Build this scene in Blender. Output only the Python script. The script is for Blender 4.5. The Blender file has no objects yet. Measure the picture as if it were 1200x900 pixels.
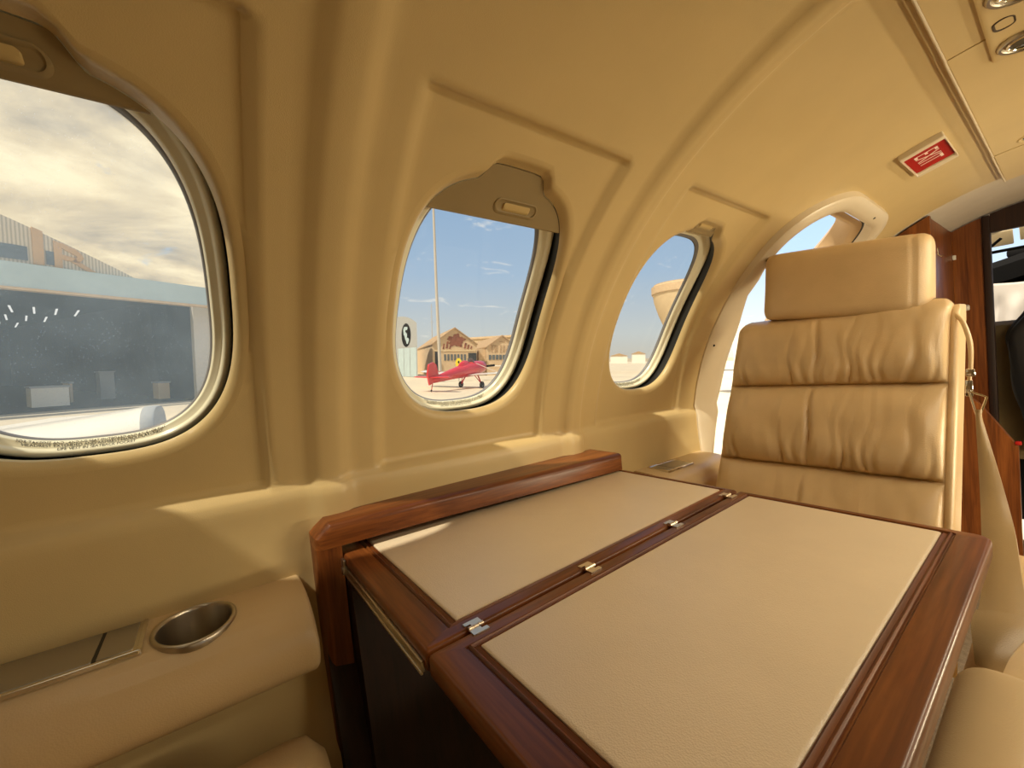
import bpy, bmesh, math, random
from math import sin, cos, pi, sqrt, atan2, radians, exp
from mathutils import Vector, Matrix, Quaternion, noise
from mathutils.geometry import delaunay_2d_cdt
import numpy as np

random.seed(7)
SC = bpy.context.scene
COL = SC.collection
ZUP = 0.87            # cabin geometry is written with the camera height as zero; the floor becomes zero at the end

# ------------------------------------------------------------------ view / camera
SC.view_settings.view_transform = 'Standard'
SC.view_settings.look = 'None'
SC.view_settings.gamma = 1.0
SC.view_settings.exposure = 0.0
SC.view_settings.use_curve_mapping = False
SC.cycles.use_denoising = True
SC.cycles.max_bounces = 12
SC.cycles.diffuse_bounces = 6
SC.cycles.glossy_bounces = 4
SC.cycles.transparent_max_bounces = 16
SC.cycles.caustics_reflective = False
SC.cycles.caustics_refractive = False
SC.cycles.sample_clamp_indirect = 4.0

cam = bpy.data.cameras.new('camera'); camo = bpy.data.objects.new('camera', cam); COL.objects.link(camo)
cam.sensor_fit = 'HORIZONTAL'; cam.sensor_width = 36.0; cam.lens = 36.0 * 485.74 / 1200.0
cam.clip_start = 0.01; cam.clip_end = 3000
RW = Matrix(((0.59207644, -0.02156021, -0.80559335), (0.80070825, -0.09735055, 0.59109151), (-0.09116901, -0.9950166, -0.04037553)))
right = RW @ Vector((1, 0, 0)); up = RW @ Vector((0, -1, 0)); back = RW @ Vector((0, 0, -1))
camo.matrix_world = Matrix(((right.x, up.x, back.x, 0), (right.y, up.y, back.y, 0), (right.z, up.z, back.z, 0), (0, 0, 0, 1)))
SC.camera = camo

# ------------------------------------------------------------------ material helpers
def new_mat(name):
    m = bpy.data.materials.new(name); m.use_nodes = True
    nt = m.node_tree; nt.nodes.clear()
    out = nt.nodes.new('ShaderNodeOutputMaterial')
    return m, nt, out

def coords(nt, scale=(1, 1, 1), rot=(0, 0, 0)):
    tc = nt.nodes.new('ShaderNodeTexCoord'); mp = nt.nodes.new('ShaderNodeMapping')
    nt.links.new(tc.outputs['Object'], mp.inputs['Vector'])
    mp.inputs['Scale'].default_value = scale; mp.inputs['Rotation'].default_value = rot
    return mp.outputs['Vector']

def ramp(nt, fac, stops):
    r = nt.nodes.new('ShaderNodeValToRGB'); nt.links.new(fac, r.inputs['Fac'])
    e = r.color_ramp.elements
    while len(e) < len(stops): e.new(0.5)
    for k, (p, c) in enumerate(stops):
        e[k].position = p; e[k].color = (*c, 1) if len(c) == 3 else c
    return r.outputs['Color']

def noise_tex(nt, vec, scale, detail=4, rough=0.55, dist=0.0):
    n = nt.nodes.new('ShaderNodeTexNoise'); nt.links.new(vec, n.inputs['Vector'])
    n.inputs['Scale'].default_value = scale; n.inputs['Detail'].default_value = detail
    n.inputs['Roughness'].default_value = rough; n.inputs['Distortion'].default_value = dist
    return n.outputs['Fac']

def bump(nt, h, strength, dist=0.002):
    b = nt.nodes.new('ShaderNodeBump'); nt.links.new(h, b.inputs['Height'])
    b.inputs['Strength'].default_value = strength; b.inputs['Distance'].default_value = dist
    return b.outputs['Normal']

def principled(nt, out, color=None, rough=0.5, metal=0.0, spec=0.5, coat=0.0, coat_rough=0.1):
    p = nt.nodes.new('ShaderNodeBsdfPrincipled')
    if color is not None: p.inputs['Base Color'].default_value = (*color, 1)
    p.inputs['Roughness'].default_value = rough; p.inputs['Metallic'].default_value = metal
    p.inputs['Specular IOR Level'].default_value = spec
    p.inputs['Coat Weight'].default_value = coat; p.inputs['Coat Roughness'].default_value = coat_rough
    nt.links.new(p.outputs['BSDF'], out.inputs['Surface'])
    return p

def mat_plain(name, color, rough=0.5, metal=0.0, spec=0.5, var=0.06, scale=8.0, bmp=0.0, bscale=200.0, coat=0.0, emit=None):
    m, nt, out = new_mat(name)
    p = principled(nt, out, color, rough, metal, spec, coat)
    v = coords(nt)
    if var > 0:
        f = noise_tex(nt, v, scale)
        c = ramp(nt, f, [(0.3, tuple(max(0, x * (1 - var)) for x in color)), (0.7, tuple(min(1, x * (1 + var)) for x in color))])
        nt.links.new(c, p.inputs['Base Color'])
    if bmp > 0:
        h = noise_tex(nt, v, bscale, 3)
        nt.links.new(bump(nt, h, bmp), p.inputs['Normal'])
    if emit:
        p.inputs['Emission Color'].default_value = (*emit[0], 1); p.inputs['Emission Strength'].default_value = emit[1]
    return m

def mat_wood(name, axis, dark, mid, light, rough=0.36, coat=0.14, scale=1.0):
    m, nt, out = new_mat(name)
    p = principled(nt, out, mid, rough, 0, 0.35, coat, 0.08)
    s = [26.0 * scale] * 3; s[axis] = 1.6 * scale
    v = coords(nt, tuple(s))
    f1 = noise_tex(nt, v, 1.6, 6, 0.6, 0.6)
    s2 = [140.0 * scale] * 3; s2[axis] = 5.0 * scale
    f2 = noise_tex(nt, coords(nt, tuple(s2)), 2.0, 3, 0.5)
    mx = nt.nodes.new('ShaderNodeMath'); mx.operation = 'MULTIPLY_ADD'
    nt.links.new(f2, mx.inputs[0]); mx.inputs[1].default_value = 0.35; nt.links.new(f1, mx.inputs[2])
    c = ramp(nt, mx.outputs[0], [(0.40, dark), (0.66, mid), (0.95, light)])
    nt.links.new(c, p.inputs['Base Color'])
    nt.links.new(bump(nt, f2, 0.05, 0.0006), p.inputs['Normal'])
    return m

def mat_leather(name, color, rough=0.42, b=0.25, bscale=420.0, spec=0.4, var=0.08):
    m, nt, out = new_mat(name)
    p = principled(nt, out, color, rough, 0, spec)
    v = coords(nt)
    f = noise_tex(nt, v, 9.0, 4)
    c = ramp(nt, f, [(0.3, tuple(x * (1 - var) for x in color)), (0.7, tuple(min(1, x * (1 + var)) for x in color))])
    nt.links.new(c, p.inputs['Base Color'])
    vo = nt.nodes.new('ShaderNodeTexVoronoi'); vo.inputs['Scale'].default_value = bscale
    nt.links.new(v, vo.inputs['Vector'])
    f2 = noise_tex(nt, v, 60.0, 4)
    mm = nt.nodes.new('ShaderNodeMath'); mm.operation = 'MULTIPLY_ADD'
    nt.links.new(f2, mm.inputs[0]); mm.inputs[1].default_value = 1.2; nt.links.new(vo.outputs['Distance'], mm.inputs[2])
    nt.links.new(bump(nt, mm.outputs[0], b, 0.0012), p.inputs['Normal'])
    return m

def mat_brushed(name, color, axis=1, rough=0.32):
    m, nt, out = new_mat(name)
    p = principled(nt, out, color, rough, 1.0)
    s = [400.0] * 3; s[axis] = 6.0
    f = noise_tex(nt, coords(nt, tuple(s)), 1.0, 2)
    nt.links.new(bump(nt, f, 0.08, 0.0004), p.inputs['Normal'])
    return m

def mat_pane(name, tint, haze, specks):
    """window pane: clear tinted sheet with dust that scatters some of the daylight."""
    m, nt, out = new_mat(name)
    tr = nt.nodes.new('ShaderNodeBsdfTransparent'); tr.inputs['Color'].default_value = (*tint, 1)
    tl = nt.nodes.new('ShaderNodeBsdfTranslucent'); tl.inputs['Color'].default_value = (0.62, 0.80, 0.98, 1)
    gl = nt.nodes.new('ShaderNodeBsdfGlossy'); gl.inputs['Roughness'].default_value = 0.02
    v = coords(nt)
    f = noise_tex(nt, v, 14.0, 3)
    vo = nt.nodes.new('ShaderNodeTexVoronoi'); vo.inputs['Scale'].default_value = 330.0; nt.links.new(v, vo.inputs['Vector'])
    sp = ramp(nt, vo.outputs['Distance'], [(0.05, (1, 1, 1)), (0.16, (0, 0, 0))])
    a = nt.nodes.new('ShaderNodeMath'); a.operation = 'MULTIPLY_ADD'
    nt.links.new(f, a.inputs[0]); a.inputs[1].default_value = haze; a.inputs[2].default_value = haze * 0.5
    b = nt.nodes.new('ShaderNodeMath'); b.operation = 'MULTIPLY_ADD'
    nt.links.new(sp, b.inputs[0]); b.inputs[1].default_value = specks; nt.links.new(a.outputs[0], b.inputs[2])
    mx = nt.nodes.new('ShaderNodeMixShader'); nt.links.new(b.outputs[0], mx.inputs[0])
    nt.links.new(tr.outputs[0], mx.inputs[1]); nt.links.new(tl.outputs[0], mx.inputs[2])
    mx2 = nt.nodes.new('ShaderNodeMixShader'); mx2.inputs[0].default_value = 0.025
    nt.links.new(mx.outputs[0], mx2.inputs[1]); nt.links.new(gl.outputs[0], mx2.inputs[2])
    nt.links.new(mx2.outputs[0], out.inputs['Surface'])
    return m

M = {}
M['wall'] = mat_leather('cabin_vinyl', (0.56, 0.425, 0.205), 0.36, 0.10, 900.0, 0.35, 0.03)
M['ceil'] = mat_leather('headliner_vinyl', (0.57, 0.435, 0.215), 0.40, 0.08, 900.0, 0.35, 0.03)
M['ceil_grey'] = mat_plain('entry_ceiling', (0.55, 0.49, 0.40), 0.6, bmp=0.1)
M['leather'] = mat_leather('tan_leather', (0.62, 0.45, 0.245), 0.36, 0.22, 520.0, 0.45)
M['arm'] = mat_leather('armrest_leather', (0.60, 0.44, 0.235), 0.36, 0.12, 600.0, 0.45, 0.04)
M['inset'] = mat_leather('table_leather', (0.80, 0.665, 0.47), 0.30, 0.24, 700.0, 0.5, 0.04)
WDC = ((0.045, 0.010, 0.0028), (0.150, 0.043, 0.009), (0.28, 0.092, 0.020))
M['wood_x'] = mat_wood('mahogany_across', 0, *WDC)
M['wood_y'] = mat_wood('mahogany_along', 1, *WDC)
M['wood_z'] = mat_wood('mahogany_upright', 2, *WDC)
M['wood_dark_shade'] = mat_wood('mahogany_dark_shade', 2, (0.006, 0.002, 0.001), (0.018, 0.006, 0.003), (0.035, 0.012, 0.005), 0.6, 0.0)  # own dark tone on the partition; shade put into colour on the table cabinet
M['steel'] = mat_brushed('brushed_steel', (0.52, 0.47, 0.38), 1, 0.3)
M['lid'] = mat_brushed('grey_brushed_lid', (0.50, 0.48, 0.44), 1, 0.38)
M['chrome'] = mat_plain('chrome', (0.75, 0.72, 0.66), 0.12, 1.0, var=0)
M['brass'] = mat_plain('pale_brass', (0.80, 0.70, 0.54), 0.36, 1.0, var=0)
M['ring'] = mat_plain('window_ring_enamel', (0.84, 0.81, 0.62), 0.25, 0, 0.5, 0.03)
M['rubber'] = mat_plain('black_rubber', (0.012, 0.012, 0.011), 0.5, var=0)
M['grey_seal'] = mat_plain('grey_seal', (0.20, 0.20, 0.21), 0.5, var=0)
M['shade'] = mat_plain('window_shade', (0.27, 0.20, 0.095), 0.5, 0, 0.4, 0.05)
M['tab'] = mat_plain('shade_tab', (0.50, 0.37, 0.16), 0.4, var=0.03)
M['trim'] = mat_plain('door_trim_cream', (0.62, 0.53, 0.38), 0.35, 0, 0.5, 0.03)
M['jamb'] = mat_plain('door_jamb_tan', (0.45, 0.31, 0.17), 0.5)
M['white'] = mat_plain('white_plastic', (0.75, 0.72, 0.64), 0.4, var=0.02)
M['red'] = mat_plain('sign_red', (0.34, 0.010, 0.006), 0.6, spec=0.2, var=0.03)
M['letter'] = mat_plain('sign_letter', (0.80, 0.62, 0.52), 0.4, var=0)
M['ink'] = mat_plain('placard_ink', (0.02, 0.015, 0.01), 0.6, var=0)
M['carpet'] = mat_plain('carpet', (0.16, 0.12, 0.08), 0.95, var=0.25, scale=90, bmp=0.8, bscale=500)
M['black'] = mat_plain('black_vinyl', (0.007, 0.007, 0.008), 0.9, spec=0.1, var=0.1)
M['crew'] = mat_leather('shaded_tan_leather', (0.17, 0.125, 0.055), 0.5)  # tan leather with the back-lit cockpit shade put into its colour
M['jacket'] = mat_plain('black_cloth', (0.008, 0.009, 0.011), 0.55, var=0.2, bmp=0.3, bscale=300)
M['sheet'] = mat_plain('white_cloth', (0.46, 0.43, 0.41), 0.8, var=0.03, bmp=0.1)
M['belt'] = mat_leather('belt_webbing', (0.36, 0.25, 0.12), 0.32, 0.2, 900.0, 0.5)
M['dark_lens'] = mat_plain('lamp_lens', (0.10, 0.105, 0.085), 0.08, 0.0, 0.8, 0)
M['hole'] = mat_plain('dark_recess', (0.05, 0.03, 0.012), 0.6, var=0)

# ------------------------------------------------------------------ object helpers
ROOTLOC = {}
def tag(o, label=None, cat=None, group=None, kind=None):
    if label: o['label'] = label
    if cat: o['category'] = cat
    if group: o['group'] = group
    if kind: o['kind'] = kind
    return o

def thing(name, loc, label, cat, group=None, rot=None, kind=None):
    o = bpy.data.objects.new(name, None); COL.objects.link(o)
    o.empty_display_size = 0.05
    o.location = loc
    if rot is not None:
        o.rotation_mode = 'QUATERNION'; o.rotation_quaternion = rot
    ROOTLOC[o] = Vector(loc) if rot is None else Vector((0, 0, 0))
    return tag(o, label, cat, group, kind)

class MB:
    """collects vertices and faces for one mesh"""
    def __init__(s): s.v = []; s.f = []; s.m = []; s.mi = 0
    def add(s, V, F):
        b = len(s.v); s.v += [tuple(p) for p in V]
        for f in F: s.f.append(tuple(b + i for i in f)); s.m.append(s.mi)
    def rings(s, R, closed=True, cap0=False, cap1=False, wrap=False):
        n = len(R[0]); b = len(s.v)
        for r in R: s.v += [tuple(p) for p in r]
        k = len(R)
        for i in range(k if wrap else k - 1):
            i2 = (i + 1) % k
            for j in range(n if closed else n - 1):
                j2 = (j + 1) % n
                s.f.append((b + i * n + j, b + i * n + j2, b + i2 * n + j2, b + i2 * n + j)); s.m.append(s.mi)
        if cap0: s.f.append(tuple(b + j for j in range(n))[::-1]); s.m.append(s.mi)
        if cap1: s.f.append(tuple(b + (k - 1) * n + j for j in range(n))); s.m.append(s.mi)
        return s
    def box(s, x0, x1, y0, y1, z0, z1, bev=0.0, seg=2, mtx=None):
        bm = bmesh.new(); bmesh.ops.create_cube(bm, size=1.0)
        for v in bm.verts:
            v.co = Vector((x0 + (v.co.x + .5) * (x1 - x0), y0 + (v.co.y + .5) * (y1 - y0), z0 + (v.co.z + .5) * (z1 - z0)))
        if bev > 0:
            bmesh.ops.bevel(bm, geom=list(bm.edges), offset=bev, segments=seg, profile=0.5, affect='EDGES', clamp_overlap=True)
        V = [(mtx @ v.co) if mtx else v.co.copy() for v in bm.verts]; bm.verts.index_update()
        s.add(V, [[v.index for v in f.verts] for f in bm.faces]); bm.free(); return s
    def tube(s, P, r, n=10, caps=True):
        P = [Vector(p) for p in P]; R = []
        rr = r if isinstance(r, (list, tuple)) else [r] * len(P)
        t0 = (P[1] - P[0]).normalized(); a = t0.orthogonal().normalized()
        for i, p in enumerate(P):
            t = (P[min(i + 1, len(P) - 1)] - P[max(i - 1, 0)]).normalized()
            a = (a - t * a.dot(t)).normalized(); b = t.cross(a)
            R.append([p + (a * cos(2 * pi * k / n) + b * sin(2 * pi * k / n)) * rr[i] for k in range(n)])
        return s.rings(R, True, caps, caps)
    def lathe(s, prof, o, axis=(0, 0, 1), n=32, cap0=False, cap1=False):
        ax = Vector(axis).normalized(); a = ax.orthogonal().normalized(); b = ax.cross(a); o = Vector(o)
        return s.rings([[o + ax * h + (a * cos(2 * pi * k / n) + b * sin(2 * pi * k / n)) * r for k in range(n)] for r, h in prof], True, cap0, cap1)
    def prism(s, poly, fn, d0, d1):
        """poly: 2-D outline; fn(u, v, d) gives the point; solid between depths d0 and d1"""
        return s.rings([[fn(u, v, d0) for u, v in poly], [fn(u, v, d1) for u, v in poly]], True, True, True)
    def grid(s, G, flip=False):
        return s.rings(G, False)
    def build(s, name, mats, root=None, parent=None, smooth=True, angle=40, fix=True):
        me = bpy.data.meshes.new(name)
        base = ROOTLOC.get(root, Vector((0, 0, 0))) if root is not None else Vector((0, 0, 0))
        me.from_pydata([(p[0] - base.x, p[1] - base.y, p[2] - base.z) for p in s.v], [], s.f)
        if not isinstance(mats, (list, tuple)): mats = [mats]
        for m in mats: me.materials.append(m)
        for p, k in zip(me.polygons, s.m): p.material_index = k
        if fix:
            bm = bmesh.new(); bm.from_mesh(me); bmesh.ops.recalc_face_normals(bm, faces=bm.faces); bm.to_mesh(me); bm.free()
        me.polygons.foreach_set('use_smooth', [smooth] * len(me.polygons))
        if smooth: me.set_sharp_from_angle(angle=radians(angle))
        o = bpy.data.objects.new(name, me); COL.objects.link(o)
        if parent is not None: o.parent = parent
        elif root is not None: o.parent = root
        return o

def struct(o, label=None):
    return tag(o, label, None, None, 'structure')

def sst(a, b, x):
    t = min(1.0, max(0.0, (x - a) / (b - a))); return t * t * (3 - 2 * t)

def rrect(x0, x1, y0, y1, r, n=6):
    P = []
    ra, rb, rc, rd = r if isinstance(r, tuple) else (r, r, r, r)
    for cx, cy, a0, r in ((x1 - ra, y1 - ra, 0, ra), (x0 + rb, y1 - rb, pi / 2, rb), (x0 + rc, y0 + rc, pi, rc), (x1 - rd, y0 + rd, 3 * pi / 2, rd)):
        for k in range(n + 1):
            a = a0 + k * pi / 2 / n; P.append((cx + r * cos(a), cy + r * sin(a)))
    return P

def text_mesh(body, size, align='CENTER'):
    cu = bpy.data.curves.new('t', 'FONT'); cu.body = body; cu.size = size; cu.align_x = align; cu.align_y = 'CENTER'; cu.resolution_u = 2
    o = bpy.data.objects.new('t', cu); COL.objects.link(o)
    dg = bpy.context.evaluated_depsgraph_get(); me = bpy.data.meshes.new_from_object(o.evaluated_get(dg))
    V = [v.co.copy() for v in me.vertices]; F = [list(p.vertices) for p in me.polygons]
    bpy.data.objects.remove(o); bpy.data.curves.remove(cu); bpy.data.meshes.remove(me)
    return V, F

# ------------------------------------------------------------------ cabin shell: a tube of radius 0.75
CX, CZ, RAD = 0.018, -0.293, 0.75
TILT = 0.028
def s_of(y, sp): return sp - TILT * (y - 0.4)
def W(y, s, d, side=-1):
    th = s / RAD; r = RAD - d
    return Vector((CX + side * r * cos(th), y, CZ + r * sin(th)))
def Wp(y, sp, d, side=-1): return W(y, s_of(y, sp), d, side)

WIN_Y = (-0.12, 0.41, 0.963)
WIN_S = 0.42
WA, WBT, WBB = 0.157, 0.212, 0.205
RIBS = (-0.39, 0.145, 0.69)
def bulge(sp):
    return 0.010 * (1 - sst(0.12, 0.142, sp)) + 0.10 * min(0.12, max(0.0, 0.135 - sp)) * sst(-0.45, -0.15, sp)
def disp(y, sp):
    d = 0.0
    for r in RIBS: d += 0.0105 * (1 - sst(0.015, 0.036, abs(y - r)))
    for cy in WIN_Y:
        if abs(y - cy) < 0.21:
            w = (1 - sst(0.172, 0.186, abs(y - cy))) * sst(0.130, 0.143, sp) * (1 - sst(0.706, 0.718, sp))
            d -= 0.0115 * w
    d += bulge(sp)
    return d

def win_outline(cy, o=0.0, n=128, up=0.0):
    a, bt, bb = WA - o, WBT - o + up, WBB - o
    P = []
    k = max(0.0, 1 - max(0.0, o) / 0.012)
    for i in range(n):
        t = 2 * pi * i / n; c, s = cos(t), sin(t)
        e = 2.9 if s > 0 else 2.8
        y = a * math.copysign(abs(c) ** (2 / e), c); h = (bt if s > 0 else bb) * math.copysign(abs(s) ** (2 / e), s)
        if s > 0: h += 0.022 * k * (1 - sst(0.045, 0.066, abs(y)))
        P.append((cy + y, WIN_S + h))
    return P
def in_win(y, sp, cy, o=0.0):
    a, bt, bb = WA - o, WBT - o, WBB - o
    dy, ds = abs(y - cy), sp - WIN_S
    if dy >= a: return False
    e = 2.9 if ds > 0 else 2.8
    h = (1 - (dy / a) ** e) ** (1 / e)
    if ds > 0: return ds < bt * h + 0.022 * max(0.0, 1 - max(0.0, o) / 0.012) * (1 - sst(0.045, 0.066, dy))
    return -ds < bb * h

DY0, DY1, DS1, DR = 1.285, 1.840, 0.800, 0.155
def dbow(s, o):
    return 0.105 * sst(-0.052, -0.004, o) * sst(-0.10, 0.22, s) * (1 - sst(0.36, 0.64, s))
def door_outline(o=0.0):
    """open at the bottom, going up the aft side, over the top and down the forward side"""
    r = DR - o; P = []
    y0, y1, s1 = DY0 + o, DY1 - o, DS1 - o
    sb = -0.70
    ns = 48
    for k in range(ns): sk = sb + (s1 - r - sb) * k / ns; P.append((y0 + dbow(sk, o), sk))
    for k in range(13): a = pi - k * pi / 2 / 12; P.append((y0 + r + r * cos(a), s1 - r + r * sin(a)))
    for k in range(13): a = pi / 2 - k * pi / 2 / 12; P.append((y1 - r + r * cos(a), s1 - r + r * sin(a)))
    for k in range(1, ns + 1): P.append((y1, s1 - r - (s1 - r - sb) * k / ns))
    return P
def in_door(y, sp, o=0.0):
    y0, y1, s1, r = DY0 + o, DY1 - o, DS1 - o, DR - o
    y0 += dbow(sp, o) if sp < s1 - r else 0.0
    if not (y0 < y < y1 and sp < s1): return False
    if sp > s1 - r:
        c = y0 + r if y < y0 + r else (y1 - r if y > y1 - r else None)
        if c is not None: return (y - c) ** 2 + (sp - s1 + r) ** 2 < r * r
    return True

YB, YF = -1.25, 2.03
SLO, SHI = -0.66, 1.10
def shell(name, side, wins, door, dy, ds, mat):
    pts, edges = [], []
    def addloop(P, closed=True):
        b = len(pts)
        for p in P: pts.append(p)
        n = len(P)
        for i in range(n if closed else n - 1): edges.append((b + i, b + (i + 1) % n))
    bl = []
    for (a, b) in (((YB, SLO), (YF, SLO)), ((YF, SLO), (YF, SHI)), ((YF, SHI), (YB, SHI)), ((YB, SHI), (YB, SLO))):
        n = int(max(abs(a[0] - b[0]), abs(a[1] - b[1])) / 0.03)
        bl += [(a[0] + (b[0] - a[0]) * k / n, a[1] + (b[1] - a[1]) * k / n) for k in range(n)]
    addloop(bl)
    for cy in wins: addloop(win_outline(cy, -0.016))
    if door:
        D = door_outline(-0.002); D = [(y, max(s, SLO + 0.001)) for y, s in D]
        addloop(D)
    ys = list(np.arange(YB + dy / 2, YF, dy)); ss = []
    s = SLO + 0.02
    while s < SHI - 0.004:
        ss.append(s); s += ds if -0.02 < s < 0.76 else ds * 2.2
    for e in (0.1305, 0.1365, 0.1425, 0.706, 0.712, 0.718): ss.append(e)
    for y in ys:
        for s in ss:
            if any(in_win(y, s, cy, -0.021) for cy in wins): continue
            if door and in_door(y, s, -0.008): continue
            pts.append((y, s))
    co, ed, fa = delaunay_2d_cdt([Vector(p) for p in pts], edges, [], 0, 1e-7)[:3]
    mb = MB()
    mb.v = [tuple(Wp(p.x, p.y, disp(p.x, p.y), side)) for p in co]
    for f in fa:
        c = (co[f[0]] + co[f[1]] + co[f[2]]) / 3
        if any(in_win(c.x, c.y, cy, -0.016) for cy in wins): continue
        if door and in_door(c.x, c.y, -0.002): continue
        mb.f.append(tuple(f)); mb.m.append(0)
    return struct(mb.build(name, mat, fix=True, angle=60))

struct(shell('wall_left', -1, WIN_Y, True, 0.010, 0.012, M['wall']), 'tan vinyl side wall with raised ribs and recessed window panels')
struct(shell('wall_right', 1, WIN_Y, False, 0.04, 0.04, M['wall']), 'tan vinyl side wall across the aisle')

# ------------------------------------------------------------------ windows
def WD(y, s, d, side=-1):
    """point of the window assembly: close to the lip it follows the wall, deeper parts sit straight outboard of it"""
    if d >= -0.020: return Wp(y, s, d, side)
    p = Wp(y, s, -0.020, side); return p + Vector((side * (-0.020 - d), 0, -0.06 * (-0.020 - d)))
def wloop(cy, o, d, side=-1):
    return [WD(y, s, d, side) for y, s in win_outline(cy, o, 128, 0.04 * sst(-0.034, -0.050, d))]
RINGP = ((0.000, -0.056), (0.0005, -0.0375), (0.0020, -0.0340), (0.0055, -0.0325), (0.0090, -0.0340), (0.0110, -0.0385), (0.0130, -0.0415), (0.0190, -0.0430), (0.0205, -0.0445), (0.0220, -0.0490), (0.0235, -0.056))
def window(idx, cy, side, pane_mat, shade_s, label, full=True):
    root = thing('window_%d' % idx, Wp(cy, WIN_S, -0.03, side), label, None, None, None, 'structure')
    def dd(P): return [Wp(y, s, disp(y, s), side) for y, s in P]
    mb = MB()
    mb.rings([dd(win_outline(cy, -0.016))] + [wloop(cy, o, d, side) for o, d in ((-0.010, -0.0122), (-0.005, -0.0145), (-0.0015, -0.0195), (0.0, -0.026), (0.0, -0.030))])
    mb.build('lip', M['wall'], root)
    DR_ = -0.024
    mb = MB(); mb.rings([wloop(cy, o, d, side) for o, d in ((0.0, -0.030), (-0.004, -0.032), (-0.004, -0.078), (0.004, -0.078))])
    mb.build('seal_gap', M['rubber'], root)
    mb = MB(); mb.rings([wloop(cy, o, d + DR_, side) for o, d in RINGP])
    mb.build('ring', M['ring'], root, angle=70)
    mb = MB(); mb.rings([wloop(cy, o, d + DR_, side) for o, d in ((0.0220, -0.0505), (0.0238, -0.0520), (0.0252, -0.0550), (0.0252, -0.060))])
    mb.build('gasket', M['grey_seal'], root)
    # pane
    P = win_outline(cy, 0.0245, 128, 0.04)
    mb = MB()
    R = [[WD(cy + (y - cy) * k, WIN_S + (s - WIN_S) * k, -0.0575 + DR_, side) for y, s in P] for k in (1.0, 0.8, 0.6, 0.4, 0.2, 0.02)]
    mb.rings(R, True, False, True)
    mb.build('pane', pane_mat, root)
    if shade_s is None: return root
    # roller shade pulled to shade_s
    sh = thing('x', (0, 0, 0), None, None); bpy.data.objects.remove(sh)
    n = 72; o = 0.0015
    e = 2.9
    hb = (shade_s - WIN_S) / (WBT - o)
    ymax = (WA - o) * (1 - hb ** e) ** (1 / e) if hb < 1 else 0.052
    mb = MB(); top, bot, low = [], [], []
    for k in range(n + 1):
        y = -ymax + 2 * ymax * k / n
        y = ymax * math.copysign(1 - (1 - abs(y / ymax)) ** 1.6, y)
        t = (WBT - o) * max(0.0, 1 - (abs(y) / (WA - o)) ** e) ** (1 / e) + 0.022 * (1 - sst(0.045, 0.066, abs(y)))
        top.append((cy + y, max(WIN_S + t, shade_s + 0.0005))); bot.append((cy + y, shade_s))
    rows = []
    for f in (0, 0.25, 0.5, 0.75, 1.0): rows.append([WD(a[0], a[1] + (b[1] - a[1]) * f, -0.0295, side) for a, b in zip(bot, top)])
    back = [[WD(a[0], a[1] + (b[1] - a[1]) * f, -0.0325, side) for a, b in zip(bot, top)] for f in (1.0, 0.5, 0.0)]
    mb.rings(rows + back, False, wrap=True)
    shade = mb.build('shade', M['shade'], root)
    hs = shade_s + 0.0225 if shade_s < 0.60 else shade_s + 0.018
    # handle: raised rounded surround, dark slot, lighter tab
    hy = cy + (0.02 if shade_s < 0.6 else 0.0)
    fn = lambda y, s, d: WD(hy + y, hs + s, d, side)
    mb = MB()
    mb.rings([[fn(y, s, d) for y, s in rrect(-w, w, -h, h, min(w, h) * 0.98, 6)] for w, h, d in ((0.044, 0.0125, -0.0295), (0.043, 0.0115, -0.0268), (0.0405, 0.0095, -0.0262), (0.0395, 0.0085, -0.0285), (0.038, 0.007, -0.0292))], True, False, True)
    h = mb.build('handle', M['shade'], root, shade)
    mb = MB()
    mb.rings([[fn(y, s - 0.0005, d) for y, s in rrect(-w, w, -hh, hh, 0.003, 4)] for w, hh, d in ((0.027, 0.0058, -0.0292), (0.026, 0.005, -0.0252), (0.023, 0.0035, -0.0248))], True, False, True)
    if shade_s > 0.6 and idx == 3:
        pass
    mb.build('handle_tab', M['tab'], root, shade)
    return root

M['pane_dusty'] = mat_pane('dusty_window_pane', (0.55, 0.55, 0.54), 0.125, 0.14)
M['pane'] = mat_pane('window_pane', (0.56, 0.56, 0.55), 0.018, 0.03)
w1 = window(1, WIN_Y[0], -1, M['pane_dusty'], 0.606, 'largest cabin window, nearest the camera, looking at the open dark hangar')
w2 = window(2, WIN_Y[1], -1, M['pane'], 0.572, 'cabin window with half drawn shade looking at the red airplane')
w3 = window(3, WIN_Y[2], -1, M['pane'], 0.634, 'cabin window beside the doorway with the control tower showing through it')
for k, cy in enumerate(WIN_Y): window(4 + k, cy, 1, M['pane'], None, 'cabin window across the aisle')

# placards on the lower ring of each window
PLAC = ('FOR TAKEOFF AND LANDING SEAT OUTBOARD AND AISLE UPRIGHT', 'HEADREST EXTENDED AND ARMREST HANDLE LATCHED', 'LIFE VEST IN SEATBACK POCKET')
for w, cy in ((w1, WIN_Y[0]), (w2, WIN_Y[1]), (w3, WIN_Y[2])):
    mb = MB()
    for li, (t, sz) in enumerate(zip(PLAC, (0.0044, 0.0050, 0.0050))):
        V, F = text_mesh(t, sz)
        o0 = 0.0195 - 0.0040 * li
        out = []
        for v in V:
            y = v.x; o = o0 + v.y
            h = (1 - min(0.98, abs(y) / (WA - o)) ** 2.8) ** (1 / 2.8) * (WBB - o)
            d = np.interp(o, [q[0] for q in RINGP[1:]], [q[1] for q in RINGP[1:]]) - 0.024 + 0.0007
            out.append(WD(cy + y, WIN_S - h, d))
        mb.add(out, F)
    mb.build('placard_text', M['ink'], w, fix=False, smooth=False)

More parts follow.
